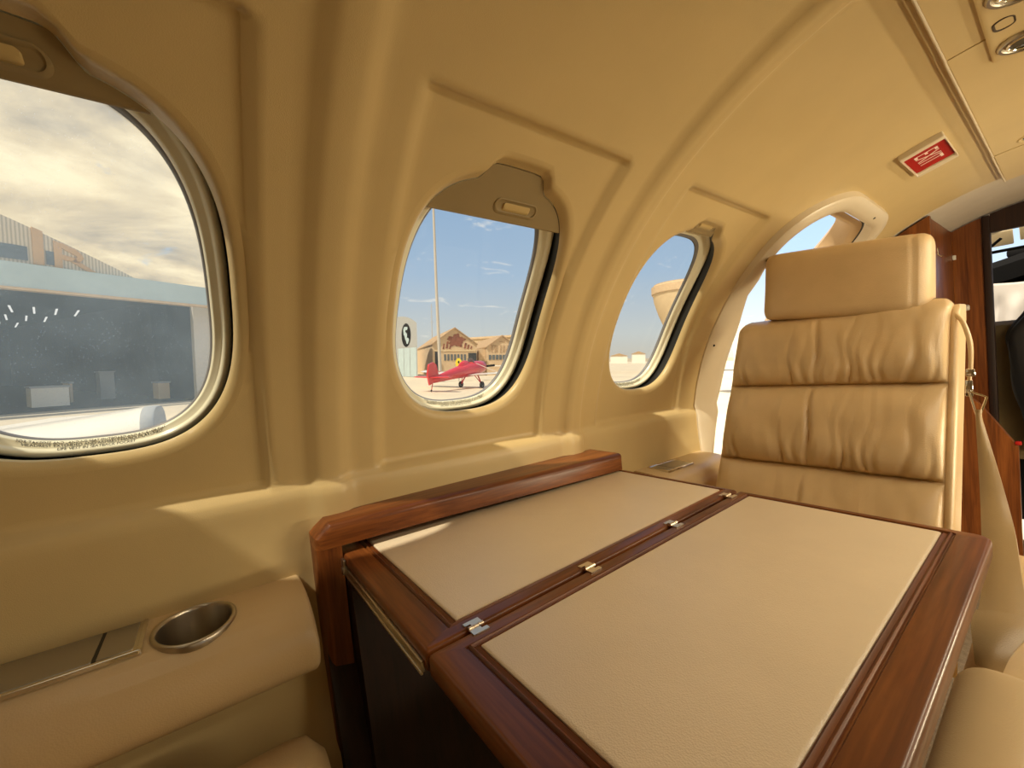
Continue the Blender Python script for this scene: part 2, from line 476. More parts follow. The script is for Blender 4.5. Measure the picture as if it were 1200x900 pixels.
# ------------------------------------------------------------------ cabin door opening with trim
door = thing('door_1', Wp(1.6, -0.6, 0), 'open cabin doorway with cream arched trim behind the seat', None, None, None, 'structure')
def dloop(o, d, dtop=None):
    out = []
    for y, s in door_outline(o):
        k = sst(0.50, 0.56, s) if dtop is not None else 0
        dd = d + ((dtop - d) * k if dtop is not None else 0) + bulge(s)
        out.append(Wp(y, s, dd))
    return out
mb = MB()
def dprof(lst): return [dloop(o, d, dt) for o, d, dt in lst]
mb.rings(dprof([(-0.052, -0.006, 0.000), (-0.050, 0.004, 0.016), (-0.044, 0.008, 0.021), (-0.020, 0.010, 0.024), (-0.006, 0.008, 0.022), (-0.001, 0.003, 0.017), (0.000, -0.006, 0.000), (0.0, -0.012, -0.012)]), False)
mb.build('trim', M['trim'], door)
mb = MB(); mb.rings(dprof([(0.0, -0.012, -0.012), (0.001, -0.016, -0.016), (0.006, -0.018, -0.018)]), False)
mb.build('seal', M['rubber'], door)
mb = MB(); mb.rings(dprof([(0.006, -0.014, -0.014), (0.012, -0.018, -0.018), (0.026, -0.024, -0.024), (0.031, -0.030, -0.030), (0.033, -0.055, -0.055), (0.035, -0.085, -0.085), (0.010, -0.10, -0.10)]), False)
mb.build('jamb', M['jamb'], door)
# small screws on the trim
for (y, s, d) in ((DY0 - 0.03, 0.62, 0.0252), (DY0 - 0.02, 0.34, 0.0106), (1.62, DS1 + 0.025, 0.0246)):
    p = Wp(y, s, d); nrm = (Vector((CX, y, CZ)) - Vector((p.x, y, p.z))).normalized()
    MB().lathe([(0.0, 0.001), (0.0028, 0.0008), (0.0034, 0), (0.0034, -0.002)], p, nrm, 12).build('screw', M['rubber'], door)

# ------------------------------------------------------------------ floor, rear wall, ceiling
mb = MB(); mb.box(-0.62, 0.66, YB, 2.55, -0.90, -0.87)
struct(mb.build('floor', M['carpet'], smooth=False), 'brown carpeted cabin floor')
mb = MB()
prof = [(CX + 0.74 * cos(a), CZ + 0.74 * sin(a)) for a in [2 * pi * k / 48 for k in range(48)]]
mb.rings([[(x, YB, z) for x, z in prof], [(x, YB - 0.03, z) for x, z in prof]], True, True, True)
struct(mb.build('wall_back', M['wall']), 'tan rear bulkhead behind the camera')
# centre headliner panel: three segments with small steps, right of the seam
mb = MB()
for y0, y1, dz in ((YB, 1.02, 0.0), (1.022, 1.70, -0.001), (1.702, 2.03, -0.002)):
    rows = []
    for k in range(25):
        x = -0.1135 + (0.263) * k / 24
        z = CZ + sqrt(RAD ** 2 - (x - CX) ** 2) - 0.012 + dz
        rows.append((x, z))
    lip = [(-0.1135, CZ + sqrt(RAD ** 2 - (0.1315) ** 2) + 0.010)]
    pl = lip + [(-0.1140, rows[0][1] + 0.004), (-0.1125, rows[0][1] + 0.0008)] + rows + [(0.1495, lip[0][1])]
    mb.rings([[(x, y0, z) for x, z in pl], [(x, y1, z) for x, z in pl]], False)
    mb.f.append(tuple(range(len(mb.v) - 2 * len(pl), len(mb.v) - len(pl)))); mb.m.append(0)
    mb.f.append(tuple(range(len(mb.v) - len(pl), len(mb.v)))); mb.m.append(0)
struct(mb.build('ceiling', M['ceil'], angle=30), 'tan headliner panel along the middle of the cabin ceiling')
mb = MB(); zb_ = CZ + sqrt(RAD ** 2 - 0.1335 ** 2) - 0.0135
mb.tube([(-0.1155, y, zb_) for y in (YB, 0.3, 1.02)] + [(-0.1158, 1.022, zb_ - 0.0008), (-0.1158, 1.70, zb_ - 0.0008), (-0.1165, 1.703, zb_ - 0.0016), (-0.1165, 2.03, zb_ - 0.0016)], 0.0020, 8)
struct(mb.build('trim_1', M['trim']), 'thin cream piping along the ceiling seam')
mb = MB()   # greyer vestibule ceiling
R = []
for y, r_ in ((1.99, 0.756), (2.05, 0.750), (2.30, 0.748), (2.56, 0.748)):
    R.append([(CX + r_ * cos(a), y, CZ + r_ * sin(a)) for a in [pi * (0.04 + 0.92 * k / 40) for k in range(41)]])
mb.rings(R, False)
struct(mb.build('ceiling_front', M['ceil_grey']), 'grey vestibule ceiling in front of the cockpit')
mb = MB(); R = []
for y in (2.03, 2.56):
    R.append([(CX + 0.748 * cos(a), y, CZ + 0.748 * sin(a)) for a in [pi * (-0.30 + 0.36 * k / 12) for k in range(13)]])
mb.rings(R, False); mb.build('x', M['wall']); bpy.data.objects['x'].name = 'wall_right_front'; struct(bpy.data.objects['wall_right_front'])

# ------------------------------------------------------------------ wooden side ledge / table cabinet
led = thing('table_cabinet', (-0.69, 0.41, -0.87), 'glossy mahogany ledge cabinet fixed to the wall under the middle window', 'cabinet')
Y0L, Y1L = 0.104, 0.745
def lx(y): return -0.662 + (y - 0.12) * 0.075     # front edge, slightly skewed to the wall
def lz(y): return -0.206 - TILT * 0.75 * (y - 0.12)
zn, zf = lz(0.126), lz(Y1L)
mb = MB(); R = []
for dx, i in ((None, 0.0), (-0.014, 0.0), (-0.009, 0.0008), (-0.0045, 0.0028), (-0.0015, 0.0060), (0.0, 0.0110)):
    O = [(Y1L - i * 0.6, zf - i), (0.60, lz(0.60) - i), (0.45, lz(0.45) - i), (0.30, lz(0.30) - i), (0.126 + 0.41 * i, zn - i), (0.1055 + i, zn - 0.0205 - 0.41 * i), (0.1055 + i, zn - 0.038), (0.30, lz(0.30) - 0.036), (0.45, lz(0.45) - 0.036), (0.60, lz(0.60) - 0.036), (Y1L - i * 0.6, zf - 0.036)]
    R.append([(-0.714 if dx is None else lx(y) + dx, y, z) for y, z in O])
mb.rings(R, True, True, True)
mb.build('ledge_board', M['wood_y'], led, angle=28)
mb = MB(); R = []
for dx, i in ((None, 0.0), (-0.009, 0.0), (-0.0045, 0.0020), (-0.0015, 0.0048), (0.0, 0.0095)):
    O = [(0.1055 + i, zn - 0.0384), (0.1055 + i, -0.60), (0.1400, -0.60), (0.1400, zn - 0.0384)]
    R.append([(-0.714 if dx is None else lx(y) + dx, y, z) for y, z in O])
mb.rings(R, True, True, True)
mb.build('upright', M['wood_z'], led, angle=28)
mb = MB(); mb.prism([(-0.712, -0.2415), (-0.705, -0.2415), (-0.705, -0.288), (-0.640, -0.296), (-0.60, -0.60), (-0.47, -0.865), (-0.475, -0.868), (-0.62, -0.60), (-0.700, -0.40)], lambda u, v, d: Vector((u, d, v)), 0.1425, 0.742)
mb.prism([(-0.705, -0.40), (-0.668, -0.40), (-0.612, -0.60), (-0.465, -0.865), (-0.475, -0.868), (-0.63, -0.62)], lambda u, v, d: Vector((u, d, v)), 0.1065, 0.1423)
mb.build('body', M['wood_dark_shade'], led)  # shadow under the table is put into this near-black wood
mb = MB(); mb.box(-0.658, -0.644, 0.143, 0.150, -0.55, -0.296, 0.002)
mb.build('guide_post', M['wood_z'], led)

# ------------------------------------------------------------------ folding table
TZ = -0.2585
tab = thing('folding_table', (-0.38, 0.44, -0.87), 'two leaf mahogany folding table inset with cream leather in front of the seat', 'table')
def leaf(x0, x1, y0, y1, ix0, ix1, iy0, iy1, rad, name, bead):
    """wood frame of one leaf lofted from the underside round the edge to the leather inset"""
    n = 6
    def L(x0, x1, y0, y1, r, z): return [(x, y, z) for x, y in rrect(x0, x1, y0, y1, r if isinstance(r, tuple) else max(r, 0.0006), n)]
    def mixl(f, z, r): 
        return L(x0 + (ix0 - x0) * f, x1 + (ix1 - x1) * f, y0 + (iy0 - y0) * f, y1 + (iy1 - y1) * f, r, z)
    T = 0.024
    R = [L(x0 + .02, x1 - .02, y0 + .02, y1 - .02, 0.002, TZ - T), L(x0 + .003, x1 - .003, y0 + .003, y1 - .003, rad, TZ - T),
         L(x0, x1, y0, y1, rad, TZ - T + 0.004), L(x0, x1, y0, y1, rad, TZ - 0.0045), L(x0 + .0006, x1 - .0006, y0 + .0006, y1 - .0006, rad, TZ - 0.002),
         L(x0 + .0022, x1 - .0022, y0 + .0022, y1 - .0022, rad, TZ - 0.0004), L(x0 + .004, x1 - .004, y0 + .004, y1 - .004, rad, TZ)]
    if bead:
        rs = tuple(q * 0.3 for q in rad) if isinstance(rad, tuple) else rad * 0.4
        R += [mixl(0.71, TZ, rs), mixl(0.74, TZ - 0.0018, rs), mixl(0.77, TZ - 0.0018, .001), mixl(0.79, TZ - 0.0004, .001), mixl(0.83, TZ + 0.0010, .001), mixl(0.87, TZ - 0.0004, .001), mixl(0.90, TZ - 0.0018, .001), mixl(0.94, TZ - 0.0014, .001)]
    R += [mixl(0.985, TZ - 0.0006, 0.001), L(ix0, ix1, iy0, iy1, 0.001, TZ - 0.002), L(ix0 + .004, ix1 - .004, iy0 + .004, iy1 - .004, 0.001, TZ - 0.003)]
    mb = MB(); mb.rings(R, True, True, True)
    for i, f in enumerate(mb.f):
        c = [sum(mb.v[j][k] for j in f) / len(f) for k in range(3)]
        ny = c[1] < iy0 + 0.0005 or c[1] > iy1 - 0.0005
        mb.m[i] = 1 if ny and x0 + 0.012 < c[0] < x1 - 0.012 else 0
    fr = mb.build(name, [M['wood_y'], M['wood_x']], tab, angle=50)
    mb = MB()
    g = 0.0012
    R = [[(x, y, z) for x, y in rrect(ix0 + i, ix1 - i, iy0 + i, iy1 - i, 0.0015, 3)] for i, z in ((g, TZ - 0.003), (g, TZ - 0.0008), (g + .0012, TZ + 0.0002), (g + .003, TZ + 0.0005))]
    mb.rings(R, True, False, False)
    # top subdivided for an even bump
    b = R[-1]
    mb.f.append(tuple(range(len(mb.v) - len(b), len(mb.v)))); mb.m.append(0)
    mb.build('leather_inset', M['inset'], tab, fr)
    return fr
leafL = leaf(-0.702, -0.3675, 0.141, 0.752, -0.698, -0.390, 0.185, 0.738, 0.003, 'inboard_leaf', True)
leafL.name = 'wall_leaf'
leafR = leaf(-0.3625, -0.0635, 0.141, 0.750, -0.340, -0.1045, 0.183, 0.7325, (0.014, 0.002, 0.002, 0.014), 'aisle_leaf', True)
# under-carriage: slide rails beneath the leaves and an aluminium strip on the near edge
for y in (0.20, 0.68):
    mb = MB(); mb.box(-0.69, -0.42, y, y + 0.03, TZ - 0.0345, TZ - 0.0245, 0.002)
    mb.build('slide_rail', M['steel'], tab)
mb = MB(); mb.box(-0.655, -0.374, 0.1375, 0.1412, TZ - 0.0235, TZ - 0.0125, 0.0008)
mb.box(-0.655, -0.374, 0.1365, 0.139, TZ - 0.0255, TZ - 0.0225, 0.0006)
mb.build('edge_strip', M['steel'], tab)
mb = MB(); mb.box(-0.658, -0.645, 0.136, 0.1405, TZ - 0.019, TZ - 0.003, 0.001); mb.box(-0.653, -0.643, 0.134, 0.1405, TZ - 0.024, TZ - 0.014, 0.001)
mb.build('bracket', M['steel'], tab)
# hinges
def hinge_plate(sx):
    P = [(0.0018, -0.0085), (0.0115, -0.0085), (0.0115, -0.0035), (0.0065, -0.0035), (0.0065, 0.0), (0.0115, 0.0), (0.0115, 0.0085), (0.0018, 0.0085)]
    P = [(0.0012, -0.009), (0.0115, -0.009), (0.0118, 0.009), (0.0065, 0.009), (0.0065, 0.003), (0.0012, 0.003)]
    return [(sx * a, b * sx) for a, b in P]
for y in (0.195, 0.362, 0.545, 0.712):
    hx = -0.3650
    mb = MB()
    for sx in (1, -1):
        mb.prism(hinge_plate(sx), lambda u, v, d: Vector((hx + u, y + v, d)), TZ + 0.0002, TZ + 0.0014)
    h = mb.build('hinge', M['brass'], tab, smooth=False)
    mb = MB()
    for a, b in ((-0.0085, -0.003), (-0.0025, 0.0025), (0.003, 0.0085)):
        mb.tube([(hx, y + a, TZ + 0.0012), (hx, y + b, TZ + 0.0012)], 0.0022, 10)
    mb.build('hinge_knuckle', M['brass'], tab, h)

# ------------------------------------------------------------------ sidewall armrests
def armrest_section(y, end, k):
    """outline of the roll in x, z; k 0..1 rounds the end"""
    zt = -0.286 - TILT * (y - 0.0); xw = -0.745
    w = 0.165
    P = []
    # top flat, generous radius, rolled front, tucked underside
    pts = [(0.0, 0.004), (0.03, 0.004), (0.06, 0.0035), (0.09, 0.002), (0.112, -0.001), (0.130, -0.007), (0.146, -0.017), (0.157, -0.031), (0.1625, -0.047), (0.160, -0.064), (0.151, -0.078), (0.138, -0.088), (0.122, -0.094), (0.10, -0.098), (0.05, -0.102), (0.0, -0.105)]
    for u, h in pts:
        P.append((xw + u - (k * 0.010 if u > 0.1 else 0), y, zt + h - (k * 0.008 if h > -0.04 else -k * 0.006)))
    return P
def armrest(y0, y1, label, tray, cup, round0, round1, grp='padded armrests along the side wall'):
    root = thing('sidewall_armrest', (-0.67, (y0 + y1) / 2, -0.33), label, 'armrest', grp)
    mb = MB(); R = []
    N = 40
    for i in range(N + 1):
        t = i / N; y = y0 + (y1 - y0) * t
        R.append(armrest_section(y, None, 0))
    def endcap(y, sgn):
        return [armrest_section(y + sgn * a, None, b) for a, b in ((-0.006, 0.0), (-0.003, 0.12), (-0.001, 0.38), (0.0, 0.9))]
    if round1: R = R[:-1] + endcap(y1, 1)
    if round0: R = endcap(y0, -1)[::-1] + R[1:]
    mb.rings(R, True, True, True)
    # cut nothing: cup and tray sit in the top face, so open the faces that they cover
    def covered(c):
        if cup and (c[0] - cup[0]) ** 2 / 0.0415 ** 2 + (c[1] - cup[1]) ** 2 / 0.0385 ** 2 < 1 and c[2] > -0.32: return True
        return False
    mb.build('padding', M['arm'], root, angle=60)
    zt = lambda y: -0.286 - TILT * y + 0.0042
    if tray:
        tx0, tx1, ty0, ty1, gap = tray
        fn = lambda x, y, d: Vector((x, y, zt(y) + d - max(0, (x + 0.665)) * 0.03))
        mb = MB(); mb.rings([[fn(x, y, d) for x, y in rrect(tx0 + i, tx1 - i, ty0 + i, ty1 - i, 0.003, 3)] for i, d in ((0, -0.004), (0, 0.0014), (0.0010, 0.0020), (0.0038, 0.0020), (0.0045, 0.0006), (0.007, 0.0004))], True, False, True)
        fr = mb.build('ashtray', M['chrome'], root, angle=30)
        mb = MB(); mb.rings([[fn(x, y, d) for x, y in rrect(tx0 + 0.008, tx1 - 0.008, gap + 0.002, ty1 - 0.008, 0.001, 2)] for d in (0.0, 0.0012)], True, False, True)
        mb.rings([[fn(x, y, d) for x, y in rrect(tx0 + 0.008, tx1 - 0.008, ty0 + 0.008, gap - 0.002, 0.001, 2)] for d in (0.0, 0.0012)], True, False, True)
        mb.build('lid', M['lid'], root, fr)
        mb = MB(); mb.box(tx0 + 0.008, tx1 - 0.008, gap - 0.0016, gap + 0.0016, 0, 0.0009)
        mb.v = [tuple(fn(x, y, z)) for x, y, z in mb.v]
        mb.build('slot', M['rubber'], root, fr)
    if cup:
        cx, cy = cup; z = zt(cy)
        mb = MB()
        E = lambda r, h: [(cx + r * cos(2 * pi * k / 48), cy + r * 0.93 * sin(2 * pi * k / 48), z + h - TILT * r * 0.93 * sin(2 * pi * k / 48) - 0.11 * max(0.0, cx + r * cos(2 * pi * k / 48) + 0.672)) for k in range(48)]
        mb.rings([E(0.0465, -0.008), E(0.0465, 0.0008), E(0.0448, 0.0026), E(0.0430, 0.0030), E(0.0415, 0.0022), E(0.0405, -0.002), E(0.039, -0.050), E(0.036, -0.062), E(0.020, -0.064)], True, False, True)
        mb.build('cup_holder', M['steel'], root, angle=50)
    return root, mb
A1, _ = armrest(-0.60, 0.086, 'tan padded wall armrest holding a steel cup holder, aft of the wooden ledge', (-0.716, -0.632, -0.36, -0.088, -0.128), (-0.658, -0.040), False, True)
A2, _ = armrest(0.90, 1.232, 'tan padded wall armrest with steel tray between table and doorway', (-0.702, -0.636, 0.945, 1.070, 0.985), None, False, True)
# open the padding where the cup goes down into it
pad = [c for c in A1.children if c.name.startswith('padding')][0]
bm = bmesh.new(); bm.from_mesh(pad.data)
bmesh.ops.subdivide_edges(bm, edges=[e for e in bm.edges if all(abs(v.co.y + (A1.location.y) + 0.04) < 0.09 and v.co.z + A1.location.z > -0.31 for v in e.verts)], cuts=7, use_grid_fill=True)
kill = []
for f in bm.faces:
    c = f.calc_center_median() + A1.location
    if (c.x + 0.658) ** 2 / 0.0432 ** 2 + (c.y + 0.040) ** 2 / 0.0402 ** 2 < 1 and c.z > -0.32: kill.append(f)
bmesh.ops.delete(bm, geom=kill, context='FACES'); bm.to_mesh(pad.data); bm.free()

# ------------------------------------------------------------------ seats
def hsh(i, k=0): return (math.sin(i * 127.1 + k * 311.7) * 43758.5453) % 1.0
def seat_parts(root, fn, wall_arm, aisle_arm, seed=1, detail=1.0):
    """fn maps seat coordinates (x inboard +, y backwards +, z) to the cabin. Facing seat: identity."""
    xl, xr = -0.545, -0.143
    zs0, zs1, ztop = -0.278, -0.106, 0.062
    def F(z): return 1.197 + (z - 0.05) * 0.47
    rw = []
    for k in range(26):
        rw.append((hsh(k, seed), 0.35 + 0.65 * hsh(k, seed + 1), 0.008 + 0.008 * hsh(k, seed + 2)))
    def front(u, z, x):
        """bulge towards the sitter at fraction u across and height z"""
        edge = min(1.0, max(0.0, min(u, 1 - u)) / 0.10); ew = sqrt(1 - (1 - edge) ** 2)
        segs = ((-0.52, zs0), (zs0, zs1), (zs1, ztop + 0.006))
        d = 0.0
        for a, b in segs:
            if a <= z <= b:
                t = (z - a) / (b - a)
                d = 0.030 * (1 - abs(2 * t - 1) ** 3.2) ** 0.8
                # wrinkles that run out of the seam below (gathers), strongest near it
                for (uc, amp, wdt) in rw:
                    lean = (uc - 0.5) * 0.10
                    du = u - uc - lean * t - 0.012 * sin(9 * t + uc * 20)
                    fall = exp(-t * 4.2) * (1 - exp(-t * 16)) * 1.3 + 0.22 * exp(-(1 - t) * 9) * (1 - exp(-(1 - t) * 22))
                    d -= 0.0110 * amp * fall * exp(-(du / wdt) ** 2) * ew
                # one long vertical fold in the middle
                du = u - 0.47 - 0.012 * sin(t * 5)
                k = 0.0085 if a == zs0 else 0.0045
                d -= k * exp(-(du / 0.012) ** 2) * sin(pi * min(1, max(0, t))) ** 0.5
                d += 0.0035 * exp(-((du - 0.035) / 0.022) ** 2) * sin(pi * t)
                d += 0.0050 * noise.noise(Vector((x * 14, z * 14, seed))) + 0.0022 * noise.noise(Vector((x * 45, z * 22, seed)))
        return d * ew - 0.010 * exp(-((z - zs0) / 0.004) ** 2) * ew - 0.010 * exp(-((z - zs1) / 0.004) ** 2) * ew
    # --- backrest cushion: front grid, rolled sides, flat back
    nu, mb = 110, MB()
    zs = [-0.50 + 0.08 * k / 8 for k in range(8)] + [-0.42 + (ztop + 0.42) * k / 150 for k in range(151)]
    R = []
    for z in zs:
        top = min(1.0, max(0.0, (z - (ztop - 0.026)) / 0.026)); k = 1 - sqrt(max(0.0, 1 - top * top)) if top > 0 else 0
        inset = 0.024 * k; f0 = F(z) + 0.024 * k
        ring = []
        for i in range(nu + 1):
            u = i / nu; x = xl + inset + (xr - xl - 2 * inset) * u
            ring.append((x, f0 - front(u, z, x) * (1 - k) - 0.0, z))
        for (dx, dy) in ((0.000, 0.02), (-0.004, 0.05), (-0.012, 0.075)): ring.append((xr + 0.002 - inset + dx, F(z) + dy * (1 - k * 0.7) + 0.012, z))
        for (dx, dy) in ((0.012, 0.075), (0.003, 0.05), (-0.001, 0.02)): ring.append((xl - 0.002 + inset + dx, F(z) + dy * (1 - k * 0.7) + 0.012, z))
        R.append(ring)
    mb.rings([[fn(*p) for p in r] for r in R], True, True, True)
    mb.build('backrest', M['leather'], root, angle=70)
    # --- piped bolster on the aisle side and back shell
    mb = MB(); R = []
    for k in range(81):
        z = -0.52 + (0.045 + 0.52) * k / 80
        t = max(0.0, (z - 0.015) / 0.030); kk = 1 - sqrt(max(0, 1 - min(1, t) ** 2))
        f0 = F(z) + 0.018 + 0.02 * kk
        w = 0.017
        pts = []
        for q in range(13):
            a = pi * q / 12
            pts.append((xr - 0.004 + w * (1 - cos(a)) / 2 * (1 - 0.35 * kk), f0 - 0.020 * sin(a) ** 0.7 * (1 - kk), z))
        pts += [(xr + 0.013 * (1 - 0.35 * kk), f0 + 0.06, z), (xr + 0.006, f0 + 0.10, z), (xr - 0.004, f0 + 0.10, z)]
        R.append(pts)
    mb.rings([[fn(*p) for p in r] for r in R], True, True, True)
    bo = mb.build('side_bolster', M['leather'], root, angle=60)
    mb = MB(); mb.tube([fn(xr - 0.0005, F(z) + 0.012, z) for z in [-0.50 + 0.53 * k / 60 for k in range(61)]], 0.0022, 8)
    mb.build('piping', M['leather'], root, bo)
    mb = MB(); R = []
    for k in range(21):
        z = -0.60 + 0.62 * k / 20
        R.append([(xl + 0.01, F(z) + 0.088, z), (xr + 0.012, F(z) + 0.088, z), (xr + 0.004, F(z) + 0.122, z), (xl + 0.03, F(z) + 0.122, z)])
    mb.rings([[fn(*p) for p in r] for r in R], True, True, True)
    mb.build('back_shell', M['leather'], root)
    # --- headrest: pillow sheared a little, with a sewn-in end panel
    mb = MB(); R = []
    hx0, hx1 = -0.488, -0.170
    nu = 72
    def shear(x): return -0.105 * (x + 0.33)
    n = 44
    for i in range(n + 1):
        t = i / n
        zc = 0.046 + 0.172 * t
        e = min(1.0, min(t, 1 - t) / 0.16); er = sqrt(max(0.0, 1 - (1 - e) ** 2))
        th = 0.030 + 0.020 * er
        ring = []
        yc = 1.243 + 0.10 * (t - 0.5) * 0.4
        for k in range(nu):
            a = 2 * pi * k / nu
            cxn = math.copysign(abs(cos(a)) ** 0.30, cos(a)); cyn = math.copysign(abs(sin(a)) ** 0.62, sin(a))
            wx = (hx1 - hx0) / 2 - 0.012 * (1 - er)
            x = (hx0 + hx1) / 2 + wx * cxn
            y = yc + th * cyn
            # seam of the end panel
            if sin(a) < 0: y += 0.0045 * exp(-((x - (hx1 - 0.026)) / 0.0022) ** 2)
            if sin(a) < 0: y -= 0.004 * (1 - ((x + 0.33) / 0.16) ** 2) - 0.003 * noise.noise(Vector((x * 12, zc * 12, 3.3)))
            ring.append((x, y, zc + shear(x)))
        R.append(ring)
    mb.rings([[fn(*p) for p in r] for r in R], True, True, True)
    hd = mb.build('headrest', M['leather'], root, angle=65)
    for x in (-0.42, -0.25):
        mb = MB(); mb.tube([fn(x, 1.250, -0.02), fn(x, 1.248, 0.085 + shear(x))], 0.006, 12)
        mb.build('headrest_post', M['chrome'], root, hd)
    # --- seat cushion and pedestal
    mb = MB(); R = []
    for k in range(41):
        t = k / 40; y = 0.520 + 0.47 * t
        fr = max(0.0, 1 - t / 0.14); r = 1 - sqrt(max(0, 1 - fr * fr))
        ring = []
        for q in range(41):
            u = q / 40; x = -0.545 + 0.405 * u
            ed = min(1.0, min(u, 1 - u) / 0.08); er = 1 - sqrt(max(0, 1 - (1 - ed) ** 2))
            ring.append((x, y, -0.425 - 0.02 * (t) - 0.055 * r - 0.03 * er + 0.008 * sin(pi * u) + 0.004 * noise.noise(Vector((x * 12, y * 12, 1.0)))))
        ring += [(-0.140, y, -0.53 + 0.02 * r), (-0.545, y, -0.53 + 0.02 * r)]
        R.append(ring)
    mb.rings([[fn(*p) for p in r] for r in R], True, True, True)
    mb.build('seat_cushion', M['leather'], root, angle=60)
    mb = MB()
    def tb(x0, x1, y0, y1, z0, z1, b):
        m = MB(); m.box(x0, x1, y0, y1, z0, z1, b); mb.add([fn(*p) for p in m.v], m.f)
    tb(-0.53, -0.155, 0.56, 1.02, -0.62, -0.53, 0.01); tb(-0.41, -0.21, 0.62, 0.98, -0.868, -0.62, 0.012)
    mb.build('pedestal', M['leather'], root)
    def arm(x0, x1, zt, y0, y1):
        m = MB(); R = []
        for k in range(37):
            t = k / 36; y = y0 + (y1 - y0) * t
            d0 = max(0.0, 1 - (y - y0) / 0.040, 1 - (y1 - y) / 0.030); r = 1 - sqrt(max(0, 1 - d0 * d0))
            ring = []
            hw = (x1 - x0) / 2 - 0.012 * r; xc = (x0 + x1) / 2
            for q in range(21):
                a = pi * q / 20
                ring.append((xc - hw * math.copysign(abs(cos(a)) ** 0.75, cos(a)), y, zt - 0.040 + 0.040 * sin(a) ** 0.8 - 0.028 * r))
            ring += [(xc + hw * 0.98, y, zt - 0.17 + 0.04 * r), (xc + hw * 0.8, y, zt - 0.20 + 0.05 * r), (xc - hw * 0.8, y, zt - 0.20 + 0.05 * r), (xc - hw * 0.98, y, zt - 0.17 + 0.04 * r)]
            R.append(ring)
        m.rings([[fn(*p) for p in r] for r in R], True, True, True)
        m.build('armrest', M['arm'], root, angle=60)
    if aisle_arm:
        arm(*aisle_arm)
        tb_ = MB(); tb_.box(-0.085, -0.010, 0.60, 1.06, -0.50, -0.385, 0.015, 3); mb = MB(); mb.add([fn(*p) for p in tb_.v], tb_.f); mb.build('arm_support', M['leather'], root, angle=60)
    if wall_arm: arm(*wall_arm)

seatF = thing('passenger_seat', (-0.34, 0.80, -0.87), 'tan leather club seat with tall headrest facing the camera across the table', 'seat', 'leather club seats at the table')
seat_parts(seatF, lambda x, y, z: Vector((x, y, z)), None, (-0.088, -0.004, -0.362, 0.34, 0.655), 3)
seatN = thing('passenger_seat', (-0.34, -0.24, -0.87), 'tan leather club seat near the camera showing only its armrest tip beside the table', 'seat', 'leather club seats at the table')
# the same seat turned about, facing forwards; its armrest tip shows at the bottom of the frame
seat_parts(seatN, lambda x, y, z: Vector((-0.66 - x + (0.0), 0.42 - y, z)), None, (-0.150, -0.062, -0.425, 0.345, 0.98), 5)

# shoulder belt with buckle on the facing seat
belt = thing('seat_belt', (-0.10, 1.0, -0.30), 'tan seat belt webbing with metal buckle hanging along the facing seat', 'seat belt')
def ribbon(mb, L, Rr, th=0.0016, sub=6):
    """flat band between two edge polylines"""
    def cr(P):
        P = [Vector(p) for p in P]; out = []
        for i in range(len(P) - 1):
            p0, p1, p2, p3 = P[max(i - 1, 0)], P[i], P[i + 1], P[min(i + 2, len(P) - 1)]
            for k in range(sub):
                t = k / sub
                out.append(0.5 * ((2 * p1) + (-p0 + p2) * t + (2 * p0 - 5 * p1 + 4 * p2 - p3) * t * t + (-p0 + 3 * p1 - 3 * p2 + p3) * t ** 3))
        out.append(P[-1]); return out
    A, B = cr(L), cr(Rr); R = []
    for i in range(len(A)):
        t = (A[min(i + 1, len(A) - 1)] - A[max(i - 1, 0)]); w = (B[i] - A[i]); n = t.cross(w).normalized() * th
        row = []
        for k in range(9):
            f = k / 8; row.append(A[i] + w * f + n * (1 + 2.0 * sin(pi * f)))
        for k in range(8, -1, -1):
            f = k / 8; row.append(A[i] + w * f - n * (1 - 2.0 * sin(pi * f)))
        R.append(row)
    mb.rings(R, True, True, True)
mb = MB()
ribbon(mb, [(-0.107, 1.09, -0.150), (-0.106, 1.08, -0.170), (-0.097, 1.00, -0.255), (-0.088, 0.90, -0.325), (-0.080, 0.80, -0.350), (-0.078, 0.735, -0.356)],
       [(-0.099, 1.09, -0.150), (-0.097, 1.08, -0.170), (-0.074, 1.00, -0.250), (-0.058, 0.93, -0.305), (-0.046, 0.82, -0.340), (-0.036, 0.735, -0.354)])
mb.build('webbing', M['belt'], belt)
mb = MB()
ribbon(mb, [(-0.079, 0.735, -0.352), (-0.080, 0.700, -0.354), (-0.076, 0.672, -0.366), (-0.074, 0.662, -0.380)], [(-0.034, 0.745, -0.350), (-0.036, 0.715, -0.351), (-0.048, 0.678, -0.364), (-0.054, 0.662, -0.380)])
mb.build('folded_end', M['belt'], belt)
mb = MB()
ribbon(mb, [(-0.138, 1.185, 0.022), (-0.128, 1.168, 0.004), (-0.119, 1.145, -0.030), (-0.116, 1.125, -0.066), (-0.117, 1.11, -0.100)],
       [(-0.134, 1.190, 0.026), (-0.122, 1.172, 0.006), (-0.112, 1.148, -0.030), (-0.110, 1.127, -0.066), (-0.112, 1.112, -0.100)], 0.001)
mb.build('upper_strap', M['leather'], belt)
mb = MB()
tri = [(-0.114, 1.095, -0.118), (-0.093, 1.095, -0.128), (-0.104, 1.090, -0.168)]
mb.tube([tri[0], tri[1]], 0.0016, 8); mb.tube([tri[1], tri[2]], 0.0016, 8); mb.tube([tri[2], tri[0]], 0.0016, 8)
mb.build('buckle_ring', M['chrome'], belt)
mb = MB(); mb.box(-0.119, -0.109, 1.098, 1.104, -0.128, -0.098, 0.002); mb.box(-0.118, -0.106, 1.100, 1.104, -0.092, -0.078, 0.002)
mb.build('buckle', M['chrome'], belt)

